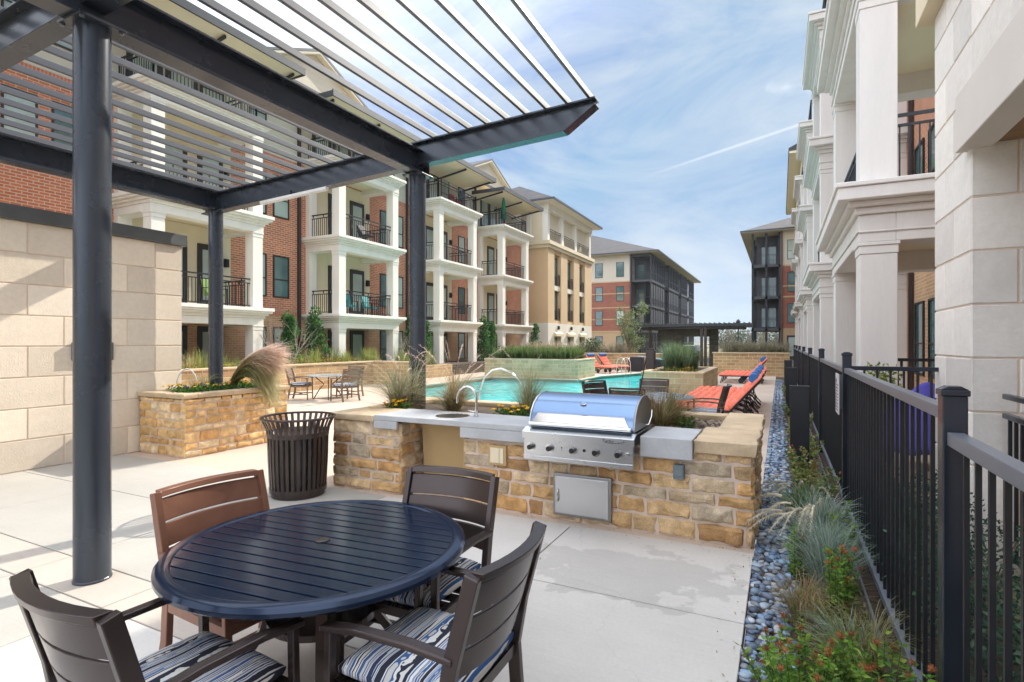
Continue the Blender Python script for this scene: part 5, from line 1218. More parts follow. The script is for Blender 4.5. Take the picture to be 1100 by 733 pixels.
def balcony(parent, xf, xw, s, y0, y1, z, k=1.0, m=None, soff=None, rail=True, railm=None, plain=False):
    """stepped slab; s=+1 front faces +X. xf = outer column face, z = floor level"""
    m = m or M['white_trim']; mb = MB()
    def L(o, z0, z1):
        x0, x1 = sorted((xw, xf+s*o)); mb.box(x0, x1, y0-o, y1+o, z0, z1)
    if plain: L(.33, z-.07, z-.002); L(.30, z-.25, z-.071); L(.16, z-.33, z-.251); L(.07, z-.36*k, z-.331)
    else: L(.28, z-.12*k, z-.002); L(.23, z-.19*k, z-.121*k); L(.14, z-.27*k, z-.191*k); L(.06, z-.36*k, z-.271*k)
    # frieze ring
    w_ = .44; x0, x1 = sorted((xf+s*.02, xf-s*w_)); zb, zt_ = z-(.70 if plain else .60)*k, z-.361*k
    mb.box(x0, x1, y0-.02, y1+.02, zb, zt_)
    xa, xb = sorted((xf-s*(w_+.001), xw)); mb.box(xa, xb, y0-.02, y0+w_, zb, zt_); mb.box(xa, xb, y1-w_, y1+.02, zb, zt_)
    if plain:
        x0, x1 = sorted((xf+s*.045, xf+s*.021)); mb.box(x0, x1, y0-.045, y1+.045, zb+.14, zb+.17); mb.box(min(xf+s*.02, xw), max(xf+s*.02, xw), y0-.045, y0-.021, zb+.14, zb+.17)
    b = mb.build('balcony', m, parent, bevel=.01, seg=1)
    mb = MB(); x0, x1 = sorted((xw, xf-s*.45)); mb.box(x0, x1, y0+.442, y1-.442, z-.375*k, z-.3615*k); mb.build('ceiling', soff or M['ceiling_cream'], b)
    if rail:
        i = .10; q = .44
        pts = [(xw, y0+i+.05), (xf-s*(i+.05), y0+i+.05), (xf-s*(i+.05), y1-i-.05), (xw, y1-i-.05)]
        railing(b, pts, z, m=railm)
    return b
def columns(parent, xf, xw, s, y0, y1, z0, z1, w_=.42, m=None, plain=False):
    m = m or M['white_trim']
    for y in (y0+w_/2, y1-w_/2):
        mb = MB(); x = xf-s*w_/2; mb.box(x-w_/2, x+w_/2, y-w_/2, y+w_/2, z0, z1-.17)
        for o, a, b_ in ((.012, z1-.169, z1-.05), (.03, z1-.049, z1)) if plain else ((.03, z1-.30, z1-.26), (.03, z1-.169, z1-.10), (.06, z1-.099, z1)): mb.box(x-w_/2-o, x+w_/2+o, y-w_/2-o, y+w_/2+o, a, b_)
        mb.build('column', m, parent, bevel=.008, seg=1)
        if xw is not None and not (s > 0 and y > (y0+y1)/2):
            mb = MB(); x0, x1 = sorted((xw, xw+s*.22)); mb.box(x0, x1, y-w_/2, y+w_/2, z0, z1); mb.build('pilaster', m, parent)
def sconce(parent, x, y, z, s):
    mb = MB(); x0, x1 = sorted((x, x+s*.14)); mb.box(x0, x1, y-.07, y+.07, z, z+.30); x0, x1 = sorted((x+s*.14, x+s*.17)); mb.box(x0, x1, y-.05, y+.05, z+.03, z+.27); mb.build('wall_lamp', M['black'], parent, bevel=.01)

# ---------------- left building
XF, XW = -16.4, -18.3
lb = thing('apartment_building', 'long four storey red brick apartment building with white balcony towers left of the pool', 'building', (XW, 18, 0))
Z1, Z2, Z3, ZR = 2.9, 6.15, 9.45, 12.15
YA, YB = -3, 38.6
mb = MB(); mb.box(XW-8, XW, YA, YB, -.2, Z1); mb.build('base_wall', M['brick_tan'], lb)
mb = MB(); mb.box(XW-8, XW, YA, YB, Z1, Z2+2.9); mb.build('brick_wall', M['brick_red'], lb)
mb = MB(); mb.box(XW-8, XW+.02, YA, YB, Z2+2.901, Z2+3.10); mb.box(XW-.1, XW+.015, YA, YB, Z1-.10, Z1+.12); mb.build('soldier_course', M['brick_soldier'], lb)
mb = MB(); mb.box(XW-8, XW, YA, YB, Z2+3.101, ZR); mb.build('siding_wall', M['siding'], lb)
mb = MB(); mb.prism([(XW-8.4, ZR), (XW+.75, ZR), (XW+.75, ZR+.16), (XW-3.7, ZR+1.9), (XW-8.4, ZR+.16)], 'y', YA, YB+.2)
rf = mb.build('roof', M['metal_roof'], lb)
mb = MB(); mb.box(XW-8, XW+.70, YA, YB, ZR-.06, ZR-.002); mb.build('soffit', M['stucco_cream'], lb)
for yc in (1.7, 17.0, 32.3):
    hw = 3.0; mb = MB(); mb.prism([(yc-hw, ZR+.05), (yc+hw, ZR+.05), (yc+hw, ZR+.45), (yc, ZR+1.75), (yc-hw, ZR+.45)], 'x', XW-5, XW+.55)
    gb = mb.build('gable', M['siding'], lb)
    mb = MB()
    for sg_ in (-1, 1): mb.bar((XW-2.2, yc+sg_*(hw+.35)/2, ZR+1.19-.02), (XW-2.2, yc+sg_*(hw+.35)/2+.0001, ZR+1.19), .01, .01)
    L_ = [(yc-hw-.35, ZR+.36), (yc, ZR+1.86), (yc+hw+.35, ZR+.36), (yc+hw+.35, ZR+.46), (yc, ZR+1.98), (yc-hw-.35, ZR+.46)]
    mb = MB(); mb.prism(L_, 'x', XW-5, XW+.85); mb.build('gable_roof', M['metal_roof'], gb)
    mb = MB(); mb.prism([(yc-hw-.30, ZR+.28), (yc, ZR+1.76), (yc+hw+.30, ZR+.28), (yc+hw+.30, ZR+.355), (yc, ZR+1.855), (yc-hw-.30, ZR+.355)], 'x', XW+.56, XW+.84); mb.build('fascia', M['siding'], gb)
rr = random.Random(8)
TW = [(2.2, 5.9), (9.5, 13.3), (17.0, 20.9), (24.4, 28.4), (31.8, 35.9)]
for ti, (y0, y1) in enumerate(TW):
    # wall finish inside the tower, proud of the brick
    for zf in (0, Z1, Z2):
        mb = MB(); mb.box(XW, XW+.03, y0+.1, y1+.12, zf+.001 if zf else 0, zf+2.51 if not zf else zf+2.86); mb.build('porch_wall', M['stucco_cream'] if zf else M['brick_tan'], lb)
        door(lb, 'x', XW+.03, 1, y0+1.75, zf+.02); door(lb, 'x', XW+.03, 1, y0+3.1, zf+.02, .95)
        if zf: sconce(lb, XW+.03, y1-.1, zf+1.55, 1)
    for zf in (Z1, Z2, Z3): balcony(lb, XF, XW, 1, y0, y1, zf, 1.0, railm=M['black'])
    
    for za, zb2 in ((0, Z1), (Z1, Z2), (Z2, Z3)): columns(lb, XF, XW, 1, y0, y1, za, zb2-.60, .40, plain=True)
    # fourth floor terrace doors and canopy
    door(lb, 'x', XW, 1, y0+.9, Z3+.02, 1.1, 2.2); door(lb, 'x', XW, 1, y0+2.1, Z3+.02, 1.1, 2.2); win(lb, 'x', XW, 1, y1-.6, Z3+.6, .9, 1.6, blind=True)
    mb = MB(); zc = 11.55+(.0 if ti % 2 else -.15); ya, yb = y0-.9, y1+1.3
    mb.prism([(XW+.02, zc), (XF+.55, zc+.10), (XF+.55, zc+.22), (XW+.02, zc+.14)], 'y', ya, yb); cn_ = mb.build('canopy', M['stucco_cream'], lb)
    mb = MB(); mb.box(XF+.552, XF+.62, ya-.05, yb+.05, zc+.04, zc+.30); mb.box(XW+.1, XF+.55, ya-.06, ya-.002, zc+.04, zc+.26); mb.box(XW+.1, XF+.55, yb+.002, yb+.06, zc+.04, zc+.26); mb.build('canopy_edge', M['metal_roof'], cn_)
    for yy in (ya+.25, (ya+yb)/2, yb-.25):
        mb = MB(); mb.bar((XW+.0, yy, zc-.32), (XF+.35, yy, zc+.02), .07, .09); mb.build('bracket', M['black'], cn_)
# windows between the towers
for a, b in ((-3, 2.2), (5.9, 9.5), (13.3, 17.0), (20.9, 24.4), (28.4, 31.8)):
    c = (a+b)/2
    for zf in (0, Z1, Z2, Z3):
        hh = 1.7 if zf < Z3 else 1.5
        ul = [a+1.3, a+2.4]
        if a < 0: ul = [-1, .5]
        for u in ul:
            if zf == Z3 and b-a < 4 and u != ul[0] and a > 10: continue
            win(lb, 'x', XW, 1, u, zf+.62, .78, hh, blind=rr.random() < .55)
    mb = MB(); y = b-.42; mb.box(XW+.02, XW+.13, y-.06, y+.06, 0, ZR-.1); mb.build('downpipe', M['downpipe'], lb)
# furniture on balconies
def bchair(label, x, y, z, m, rz, grp=None):
    t = thing('balcony_chair', label, 'chair', (x, y, z), R(rz), grp)
    mb = MB(); mb.box(-.26, .26, -.24, .26, .36, .44); mb.build('seat', m, t, world=False, bevel=.03)
    mb = MB(); mb.prism([(-.24, .42), (-.34, .92), (-.28, .92), (-.18, .42)], 'x', -.26, .26); mb.build('backrest', m, t, world=False, bevel=.02)
    for sx in (-1, 1):
        mb = MB(); mb.path([(sx*.28, .26, 0), (sx*.28, .24, .6), (sx*.28, -.28, .62), (sx*.28, -.32, 0)], .035, .035, (1, 0, 0)); mb.build('frame', M['black'], t, world=False)
bchair('teal armchair at the left on a first floor white balcony', -16.9, 18.1, Z1, M['teal'], -100)
bchair('teal armchair at the right on a first floor white balcony', -17.0, 19.6, Z1, M['teal'], -80)
bchair('black armchair on a second floor white balcony above the teal ones', -17.0, 19.3, Z2, M['black'], -90)
bchair('green chair on the balcony seen just beside the end of the stone wall', -17.0, 11.9, Z1, pm('lime chair', (.25, .40, .10), .7), -90)
bchair('red cushioned chair on a third tower terrace', -16.95, 26.9, Z3, M['red_cloth'], -90)
um = thing('closed_umbrella', 'folded green umbrella on a top floor terrace', 'umbrella', (-16.75, 32.6, Z3))
mb = MB(); mb.lathe([(.03, .55), (.20, .62), (.17, 1.2), (.10, 1.8), (.02, 2.15)], 0, 0, 12); mb.build('canopy', M['green_cloth'], um, world=False, smooth=40)
mb = MB(); mb.lathe([(.25, 0), (.25, .06), (.025, .08), (.02, 2.2)], 0, 0, 12); mb.build('pole', M['bronze'], um, world=False)
# planting in front of the left building
lw = thing('low_stone_wall', 'low golden stone wall holding the bed in front of the brick building', 'wall', (-15, 16, 0))
mb = MB(); mb.box(-15.3, -14.95, 7.8, 17.4, -.1, .88); mb.box(-15.3, -13.2, 17.401, 17.75, -.1, .88); mb.box(-15.3, -14.95, 17.751, 23.4, -.1, .6); mb.build('masonry', M['sand_brick_gold'], lw)
mb = MB(); mb.box(-15.34, -14.91, 7.8, 17.39, .88, .94); mb.box(-15.34, -13.15, 17.40, 17.79, .88, .94); mb.build('cap', M['capstone'], lw, bevel=.01)
mb = MB(); mb.box(-18.3, -15.3, 3, 38, -.1, .55); tag(mb.build('raised_bed', M['soil']), kind='structure')
mb = MB(); rr = random.Random(75)
for _ in range(46):
    cx_ = rr.uniform(-16.2, -15.5); cy_ = rr.uniform(8, 23); hh = rr.uniform(.35, .95); pl_ = rr.choice([[(.36, .40, .10), (.44, .46, .14)], [(.52, .44, .24), (.60, .52, .32)], [(.20, .28, .07), (.26, .34, .09)], [(.42, .44, .14), (.30, .36, .10)]])
    for k in range(5): blades(mb, (cx_+rr.gauss(0, .12), cy_+rr.gauss(0, .18), .55), 24, hh, .34, pl_, .014, .08, (0, 0), .45, 4, .5, rr)
tag(mb.build('bed_grasses', M['blade']), 'clumps of yellow green and blond grasses above the low wall in front of the brick building', 'grass', kind='stuff')
mb = MB(); rr = random.Random(14)
for _ in range(340): clump(mb, (rr.uniform(-15.9, -15.25), rr.uniform(8, 17.4), .93+rr.uniform(0, .12)), .07, 5, .05, [(.8, .45, .03), (.12, .2, .05), (.10, .18, .04), (.75, .5, .08)], rr)
tag(mb.build('flower_edging', M['leaf']), 'yellow flowers along the low wall in front of the brick building', 'flowers', kind='stuff')
for i, (y, h, lab) in enumerate(((14.6, 2.2, 'dark green juniper beside the bare shrub left of the teal balcony tower'), (15.9, 2.5, 'upright juniper just left of the teal balcony tower'), (22.3, 2.6, 'upright juniper right of the teal balcony tower'), (23.3, 2.2, 'shorter juniper behind the tall pergola column'), (29.6, 2.7, 'tall juniper between the two farther balcony towers'), (30.6, 2.4, 'second juniper between the two farther balcony towers'), (37.6, 2.6, 'juniper in front of the tan block'))):
    bush('juniper', lab, (-16.6, y, .5), .62, h, 56, .13, JUNIPER, 90+i, 'tree', group='upright junipers along the brick building', cone=True)
def bare(name, label, c, h, r, n, seed, m=None, group=None, cat='shrub', k=1.0):
    rr = random.Random(seed); t = thing(name, label, cat, c, group=group); mb = MB(); c = Vector(c); n0 = 0
    def br(p, d, L_, rad, lv):
        q = p+d*L_; m_ = p.lerp(q, .5)+rv(rr)*L_*.07; mb.tube([p, m_, q], rad, 4 if lv else 5, rad*.5)
        if lv < 3:
            for _ in range(3): br(p.lerp(q, rr.uniform(.45, 1)), (d+rv(rr)*.62+Vector((0, 0, .12))).normalized(), L_*rr.uniform(.5, .75), rad*.5, lv+1)
    for _ in range(n):
        a = rr.uniform(0, 6.28); br(c+Vector((math.cos(a)*.1, math.sin(a)*.1, 0)), Vector((math.cos(a)*r/h, math.sin(a)*r/h, 1)).normalized(), h*.42, .018*k, 0)
    mb.build('branches', m or M['twig'], t); return t
bare('bare_shrub', 'leafless pale shrub in the bed beside the end of the stone wall', (-16.0, 13.9, .5), 2.6, 1.0, 7, 1)
bare('bare_shrub', 'leafless pale shrub in the bed left of the tall pergola column', (-15.9, 21.2, .5), 2.0, .9, 6, 2)
# ---------------- cream block
eb = thing('cream_block', 'cream and tan stucco block with open white columned loggia on its top floor', 'building', (-19, 45, 0))
E0, E1 = 39.6, 50.6; EX = -16.4
mb = MB(); mb.box(-26, EX-.4, E0+.1, E1, -.1, 12.6); mb.build('core', M['stucco_cream'], eb)
mb = MB(); mb.box(EX-1.5, EX, E0, E0+1.1, 0, 3.3)
cols_ = [(E0, E0+1.35), (E0+2.85, E0+4.35), (E0+5.95, E0+7.45), (E0+9.0, E1)]
mb = MB(); mb.box(-26, EX, E0, E0+.1, 0, 3.25)
for a, b in cols_: mb.box(EX-.4, EX, max(a, E0+.1), b, 0, 3.25)
for i in range(3): mb.box(EX-.4, EX, cols_[i][1], cols_[i+1][0], 2.45, 3.25)
mb.build('ground_wall', M['stucco_white'], eb)
mb = MB(); mb.box(-26, EX, E0, E0+.1, 3.251, 9.2)
for a, b in cols_: mb.box(EX-.4, EX, max(a, E0+.1), b, 3.251, 9.2)
for i in range(3): mb.box(EX-.4, EX-.1, cols_[i][1], cols_[i+1][0], 3.251, 3.5); mb.box(EX-.4, EX-.1, cols_[i][1], cols_[i+1][0], 8.9, 9.2)
mb.build('upper_wall', M['stucco_tan'], eb)
mb = MB(); mb.box(-26, EX+.12, E0-.12, E1+.12, 9.201, 9.45); mb.box(-26, EX+.25, E0-.25, E1+.25, 9.451, 9.75); mb.build('cornice', M['stucco_cream'], eb, bevel=.01, seg=1)
for i in range(3):
    a, b = cols_[i][1], cols_[i+1][0]; c = (a+b)/2
    win(eb, 'x', EX-.38, 1, c, .2, b-a-.2, 1.9, mull=2)
    mb = MB(); mb.prism([(EX+.0, 2.55), (EX+.22, 2.4), (EX+.22, 2.2), (EX+.0, 2.2)], 'y', a-.1, b+.1); mb.build('awning', M['stucco_cream'], eb)
    for zf in (3.6, 6.4):
        win(eb, 'x', EX-.38, 1, c, zf, b-a-.05, 2.3, mull=2)
        railing(eb, [(EX-.12, a+.05), (EX-.12, b-.05)], zf-.1, 1.0, sp=.14)
    mb = MB(); mb.box(EX-.36, EX-.12, a, b, 5.95, 6.38); mb.build('spandrel', M['stucco_white'], eb)
    sconce(eb, EX, c, 2.75, 1)
for y in (E0+.25, E0+3.4, E0+6.7, E1-.3, ):
    mb = MB(); mb.box(EX-.5, EX-.05, y-.22, y+.22, 9.751, 12.2); mb.box(EX-.55, EX, y-.27, y+.27, 12.0, 12.15); mb.build('column', M['white_trim'], eb)
mb = MB(); mb.box(EX-1.9, EX-1.5, E0+.03, E0+.45, 9.751, 12.2); mb.box(EX-3.0, EX+.05, E0-.02, E0+.5, 12.201, 12.7); mb.box(EX-.6, EX+.05, E0+.5, E1, 12.201, 12.7); mb.build('architrave', M['white_trim'], eb)
mb = MB(); mb.box(-26, EX-2.6, E0+.3, E1, 9.75, 12.7); lg = mb.build('loggia_wall', pm('taupe wall', (.30, .26, .22), .9), eb)
for y in (E0+1.8, E0+5.0, E0+8.2): door(eb, 'x', EX-2.6, 1, y, 9.78, 1.3, 2.1)
railing(eb, [(EX-2.4, E0+.15), (EX-.15, E0+.15), (EX-.15, E1-.2)], 9.75, 1.05, sp=.16)
def hip(parent, x0, x1, y0, y1, z, h, m, soff, o=.7, th=.14):
    x0 -= o; x1 += o; y0 -= o; y1 += o; k = min(x1-x0, y1-y0)/2
    mb = MB(); mb.box(x0, x1, y0, y1, z, z+th); s_ = mb.build('eave', soff, parent)
    mb = MB()
    if x1-x0 < y1-y0: r0, r1 = ((x0+x1)/2, y0+k, z+th+h), ((x0+x1)/2, y1-k, z+th+h); F = [(0, 1, 4), (1, 2, 5, 4), (2, 3, 5), (3, 0, 4, 5)]
    else: r0, r1 = (x0+k, (y0+y1)/2, z+th+h), (x1-k, (y0+y1)/2, z+th+h); F = [(0, 1, 5, 4), (1, 2, 5), (2, 3, 4, 5), (3, 0, 4)]
    e = .04; vs = [(x0-e, y0-e, z+th+.002), (x1+e, y0-e, z+th+.002), (x1+e, y1+e, z+th+.002), (x0-e, y1+e, z+th+.002), r0, r1]
    mb.add(vs, F+[(3, 2, 1, 0)]); rf = mb.build('roof', m, parent)
    mb = MB(); mb.box(x0-.05, x1+.05, y0-.06, y0-.002, z+.04, z+th+.06); mb.box(x0-.05, x1+.05, y1+.002, y1+.06, z+.04, z+th+.06); mb.box(x0-.06, x0-.002, y0, y1, z+.04, z+th+.06); mb.box(x1+.002, x1+.06, y0, y1, z+.04, z+th+.06); mb.build('gutter', M['metal_roof'], parent)
hip(eb, -26, EX, E0, E1, 12.701, 3.0, M['roof'], M['white_trim'], .8)
# ---------------- far left brick building
fb = thing('brick_building', 'red brick building with beige top storey and dark screened balconies beyond the cream block', 'building', (-22, 68, 0))
FX, FYY, FH = -14.4, 68.5, 12.9
mb = MB(); mb.box(-48, FX-2.6, FYY, FYY+38, 0, 3.1); mb.build('base_wall', M['far_tan'], fb)
mb = MB(); mb.box(FX-2.599, FX-1.2, FYY+2, FYY+38, 0, FH-.01); mb.build('balcony_back_wall', M['screen2'], fb)
mb = MB(); mb.box(-48, FX-2.6, FYY, FYY+38, 3.101, 9.5); mb.build('brick_wall', M['brick_far'], fb)
mb = MB()
for z in (6.1, 7.9, 4.6): mb.box(-48, FX-2.58, FYY-.02, FYY+.2, z, z+.14)
mb.box(-48, FX-2.57, FYY-.04, FYY+.2, 3.0, 3.2); mb.box(-48, FX-2.57, FYY-.04, FYY+.2, 9.4, 9.56); mb.build('band_course', M['far_tan'], fb)
mb = MB(); mb.box(-48, FX-2.6, FYY, FYY+38, 9.501, FH); mb.build('upper_wall', M['far_beige'], fb)
rr = random.Random(3)
for x in (-35.5, -31.5, -27.6, -23.6, -21.2, -18.4):
    for z in (.6, 3.9, 7.0, 10.1): win(fb, 'y', FYY, -1, x, z, 1.0, 1.9, blind=rr.random() < .5)
mb = MB(); mb.box(FX-2.72, FX-2.58, FYY-.14, FYY-.01, 0, FH); mb.build('downpipe', M['downpipe'], fb)
hip(fb, -48, FX, FYY, FYY+38, FH, 7.2, M['roof'], M['far_beige'], 1.0)
for i, (a, b) in enumerate(((0, 9.0), (12.0, 20.5), (23, 29.0), (31.5, 37.5))):
    ya, yb = FYY+a, FYY+b; bx = FX-.05
    bt = None
    for z in (.0, 3.2, 6.4, 9.6):
        mb = MB(); mb.box(FX-2.6, bx, ya, yb, z+2.95 if z else 2.95, z+3.2); sl_ = mb.build('balcony_floor', M['screen2'], fb)
        if z:
            railing(sl_, [(FX-2.5, ya+.05), (bx-.05, ya+.05), (bx-.05, yb-.05)], z, 1.05, sp=.3)
    mb = MB()
    for yy in [ya+.1+(yb-ya-.2)*k/6 for k in range(7)]: mb.box(bx-.14, bx, yy-.09, yy+.09, 0, FH-.05)
    mb.box(FX-2.6, FX-2.45, ya, ya+.15, 0, FH-.05)
    for z in (1.6, 4.8, 8.0): mb.box(bx-.10, bx-.03, ya, yb, z, z+.12)
    mb.build('balcony_frame', M['screen'], fb)
    mb = MB()
    for z in (3.25, 6.45): mb.box(bx-.09, bx-.06, ya+.1, yb-.1, z, z+2.6)
    mb.build('insect_screen', M['screen2'], fb)
    for z in (3.3, 6.5, 9.7): win(fb, 'y', ya+2.0 if i == 0 else ya+.02, -1, FX-1.9, z, 1.1, 2.1)
# ---------------- far right brick building
gb_ = thing('brick_building', 'brick building with a dark balcony stack at the far end right of the gap', 'building', (4, 62, 0))
GX, GY, GH = -2.7, 62.3, 13.1
mb = MB(); mb.box(GX+2.75, 20, GY, GY+26, 0, 3.0); mb.build('base_wall', M['far_tan'], gb_)
mb = MB(); mb.box(GX+.4, GX+2.749, GY+2.2, GY+26, 3.2, GH-.01); mb.build('balcony_back_wall', M['screen2'], gb_)
mb = MB(); mb.box(GX+2.75, 20, GY, GY+26, 3.001, 9.6); mb.build('brick_wall', M['brick_far'], gb_)
mb = MB(); mb.box(GX+2.75, 20, GY, GY+26, 9.601, GH); mb.build('upper_wall', M['far_beige'], gb_)
mb = MB()
for z in (3.0, 6.3, 7.4, 9.5): mb.box(GX+2.77, 20, GY-.03, GY+.1, z, z+.16)
mb.build('band_course', M['far_tan'], gb_)
for z in (3.7, 6.9, 10.2): win(gb_, 'y', GY, -1, GX+3.9, z, 1.1, 2.0, blind=z > 7)
door(gb_, 'y', GY, -1, GX+4.1, .02, 1.6, 2.4)
mb = MB(); mb.box(GX+2.78, GX+2.92, GY-.16, GY-.04, 0, GH); mb.build('downpipe', M['downpipe'], gb_)
for z in (3.2, 6.5, 9.8):
    mb = MB(); mb.box(GX, GX+2.74, GY, GY+8, z-.28, z); s_ = mb.build('balcony_floor', M['screen2'], gb_)
    railing(s_, [(GX+.08, GY+7), (GX+.08, GY+.08), (GX+2.7, GY+.08)], z, 1.05, sp=.3)
mb = MB()
for x, y in ((GX+.1, GY+.1), (GX+1.4, GY+.1), (GX+2.64, GY+.1), (GX+.1, GY+4), (GX+.1, GY+8)): mb.box(x-.1, x+.1, y-.1, y+.1, 0, GH-.02)
mb.build('balcony_frame', M['screen'], gb_)
for z in (3.3, 6.6, 9.9): win(gb_, 'y', GY+2.2, -1, GX+1.6, z, 1.5, 2.1, mull=2)
hip(gb_, GX, 20, GY, GY+26, GH, 5.2, M['roof'], M['far_beige'], 1.0)

# ---------------- right building
RXF, RXW = 1.05, 3.1
rb = thing('white_apartment_building', 'pale apartment building with stacked columned porches along the fence on the right', 'building', (RXW, 20, 0))
mb = MB(); mb.box(RXW, 9, 7.4, 60, -.1, 4.0); mb.build('base_wall', M['brick_tan'], rb)
mb = MB(); mb.box(RXW, 9, 7.4, 60, 4.001, 11.0); mb.build('brick_wall', M['brick_red'], rb)
mb = MB(); mb.box(RXW-.03, RXW, 7.4, 14.3, 4.001, 7.0); mb.build('porch_wall', M['stucco_cream'], rb)
mb = MB(); mb.box(RXW, 9, 7.4, 60, 11.001, 14.6); mb.build('siding_wall', M['stucco_cream'], rb)
FL = [4.0, 7.6, 11.2]
tw = [(9.42, 13.85), (18.1, 22.3), (26.7, 30.9), (35.2, 39.4), (43.6, 47.6)]
for ti, (y0, y1) in enumerate(tw):
    for z in FL: balcony(rb, RXF, RXW, -1, y0, y1, z, 1.2, m=M['right_trim'], soff=M['right_soffit'], plain=True)
    zb = [0]+FL
    for a, b in ((0, FL[0]-.84), (FL[0], FL[1]-.84), (FL[1], FL[2]-.84)): columns(rb, RXF, RXW, -1, y0, y1, a, b, .46, m=M['right_trim'], plain=True)
    for z in [.1]+FL[:2]:
        door(rb, 'x', RXW, -1, y0+1.3, z+.02, 1.0, 2.3); door(rb, 'x', RXW, -1, y0+2.7, z+.02, 1.0, 2.3); win(rb, 'x', RXW, -1, y1+1.2, z+.8, .9, 1.8); win(rb, 'x', RXW, -1, y1+2.6, z+.8, .9, 1.8)
    if ti < 4:
        mb = MB(); mb.box(RXW-.12, RXW-.02, y1+3.3, y1+3.42, 0, 14.4); mb.build('downpipe', M['downpipe'], rb)
railing(rb, [(1.3, 9.6), (3.0, 9.6)], .12, 1.35)
mb = MB(); mb.prism([(RXW+6, 14.6), (RXW-.7, 14.6), (RXW-.7, 14.78), (RXW+3, 16.6), (RXW+6, 16.6)], 'y', 17.4, 40.9); mb.prism([(RXW+6, 14.6), (RXF-.55, 14.6), (RXF-.55, 14.78), (RXW+2, 16.9), (RXW+6, 16.9)], 'y', 41, 61); mb.build('roof', M['roof'], rb)
mb = MB(); mb.box(RXW-.65, RXW, 17.5, 41, 14.44, 14.598); mb.box(RXF-.5, RXW, 41.05, 60.8, 14.44, 14.598); mb.build('soffit', M['right_soffit'], rb)
mb = MB(); mb.box(RXF+.25, RXW, 49, 60, 0, 14.43); mb.box(RXF+.25, RXW, 42.5, 48.99, 11.3, 14.43); mb.build('end_bay', M['stucco_cream'], rb)
# cross wall inside first porch (brick seen through)
# ---------------- stone building at the right edge
sb = thing('stone_building', 'pale limestone block building with a deep opening at the right edge', 'building', (3, 3, 0))
SX = 1.30; JY = 5.27
mb = MB(); mb.box(SX+.016, 6.5, JY+.016, 6.34, -.1, 4.75); mb.box(SX+.016, 6.5, -6, JY+.015, 3.5, 4.75); mb.box(SX+.016, 6.5, -6, 1.0, -.1, 3.499); mb.build('core', M['ashlar_core'], sb)
mb = MB()
masonry(mb, (SX+.016, 6.36, -.06), (0, -1, 0), (-1, 0, 0), 1.09, 4.81, [.41], (.62, .62), .014, .0015, LIME_R, gap=.008, cell=.5, seed=61, ph=.62)
masonry(mb, (SX+.016, JY-.002, 3.62), (0, -1, 0), (-1, 0, 0), 8, 1.13, [.41], (.82, .82), .014, .0015, LIME_R, gap=.008, cell=.5, seed=62)
masonry(mb, (SX+.004, JY+.016, -.06), (1, 0, 0), (0, -1, 0), 3.5, 3.6, [.41], (.82, .82), .014, .0015, LIME_R, gap=.008, cell=.5, seed=63, ph=.35)
mb.build('stone_facing', M['ashlar'], sb)
mb = MB(); mb.box(SX-.07, SX+.14, 0, JY+.09, 3.18, 3.62); mb.build('lintel', M['ashlar_r'] if 'ashlar_r' in M else pm('smooth lintel stone', (.70, .64, .58), .85, 0, .05, 1.5, .2, 70), sb, bevel=.008)
mb = MB(); mb.box(SX+.141, 6.4, 1.0, JY+.0, 3.21, 3.36); mb.build('opening_ceiling', pm('stained wood soffit', (.30, .17, .08), .6, 0, .2, 3, stretch=(1, 12, 1)), sb)
mb = MB(); mb.box(SX-.12, 6.5, -6, 6.48, 4.75, 5.2); mb.build('parapet', M['stucco_cream'], sb, bevel=.01)
mb = MB(); mb.box(SX+.3, 6.4, 1.0, JY, -.1, .12); mb.build('threshold', M['deck'], sb)
op = thing('opening_railing', 'black double rail guard across the opening of the pale stone building', 'railing', (1.5, 3.2, .1))
mb = MB()
for z in (1.33, 1.19, .22): mb.box(1.44, 1.485, 1.2, 5.10, z-.04, z)
mb.build('rails', M['rail_top'], op, bevel=.008)
mb = MB()
for i in range(30): y = 5.02-i*.11; mb.box(1.453, 1.473, y-.01, y+.01, .22, 1.15)
mb.build('pickets', M['black'], op)
pc = thing('covered_chair', 'patio chair draped with violet blue quilted cover behind the return fence', 'chair', (1.72, 8.2, .1))
mb = MB(); vs = []; fs = []; nu, nv = 22, 16
for i in range(nu+1):
    for j in range(nv+1):
        u = -1+2*i/nu; v = j/nv; q = .012*(abs(math.sin(u*9+v*8))**.4+abs(math.sin(u*9-v*8))**.4)
        vs.append((1.52+u*.42*(1-.12*v), 8.1+.35*v-.08*(1-u*u)-q, .35+.92*v**.8*(1-.30*abs(u)**3)*(.80+.20*math.sin((u+.2)*1.3))+.015*math.sin(u*7)))
for i in range(nu):
    for j in range(nv): a = i*(nv+1)+j; fs.append((a, a+1, a+nv+2, a+nv+1))
mb.add(vs, fs); o = mb.build('quilted_cover', M['purple_cloth'], pc, smooth=50); md = o.modifiers.new('thick', 'SOLIDIFY'); md.thickness = .04
mb = MB(); mb.box(1.24, 1.82, 8.25, 8.75, .42, .50); mb.build('seat', M['bronze'], pc)
for x in (1.27, 1.79):
    for y in (8.28, 8.72):
        mb = MB(); mb.box(x-.02, x+.02, y-.02, y+.02, .1, .42); mb.build('leg', M['bronze'], pc)
pp = thing('potted_plant', 'yellow green leafy pot plant beside the quilted chair cover', 'plant', (1.22, 9.1, .12))
mb = MB(); mb.lathe([(.11, 0), (.16, .38), (.17, .40), (.14, .40), (.001, .36)], 0, 0, 20); mb.build('pot', M['bronze'], pp, world=False, smooth=40)
mb = MB(); rr = random.Random(2)
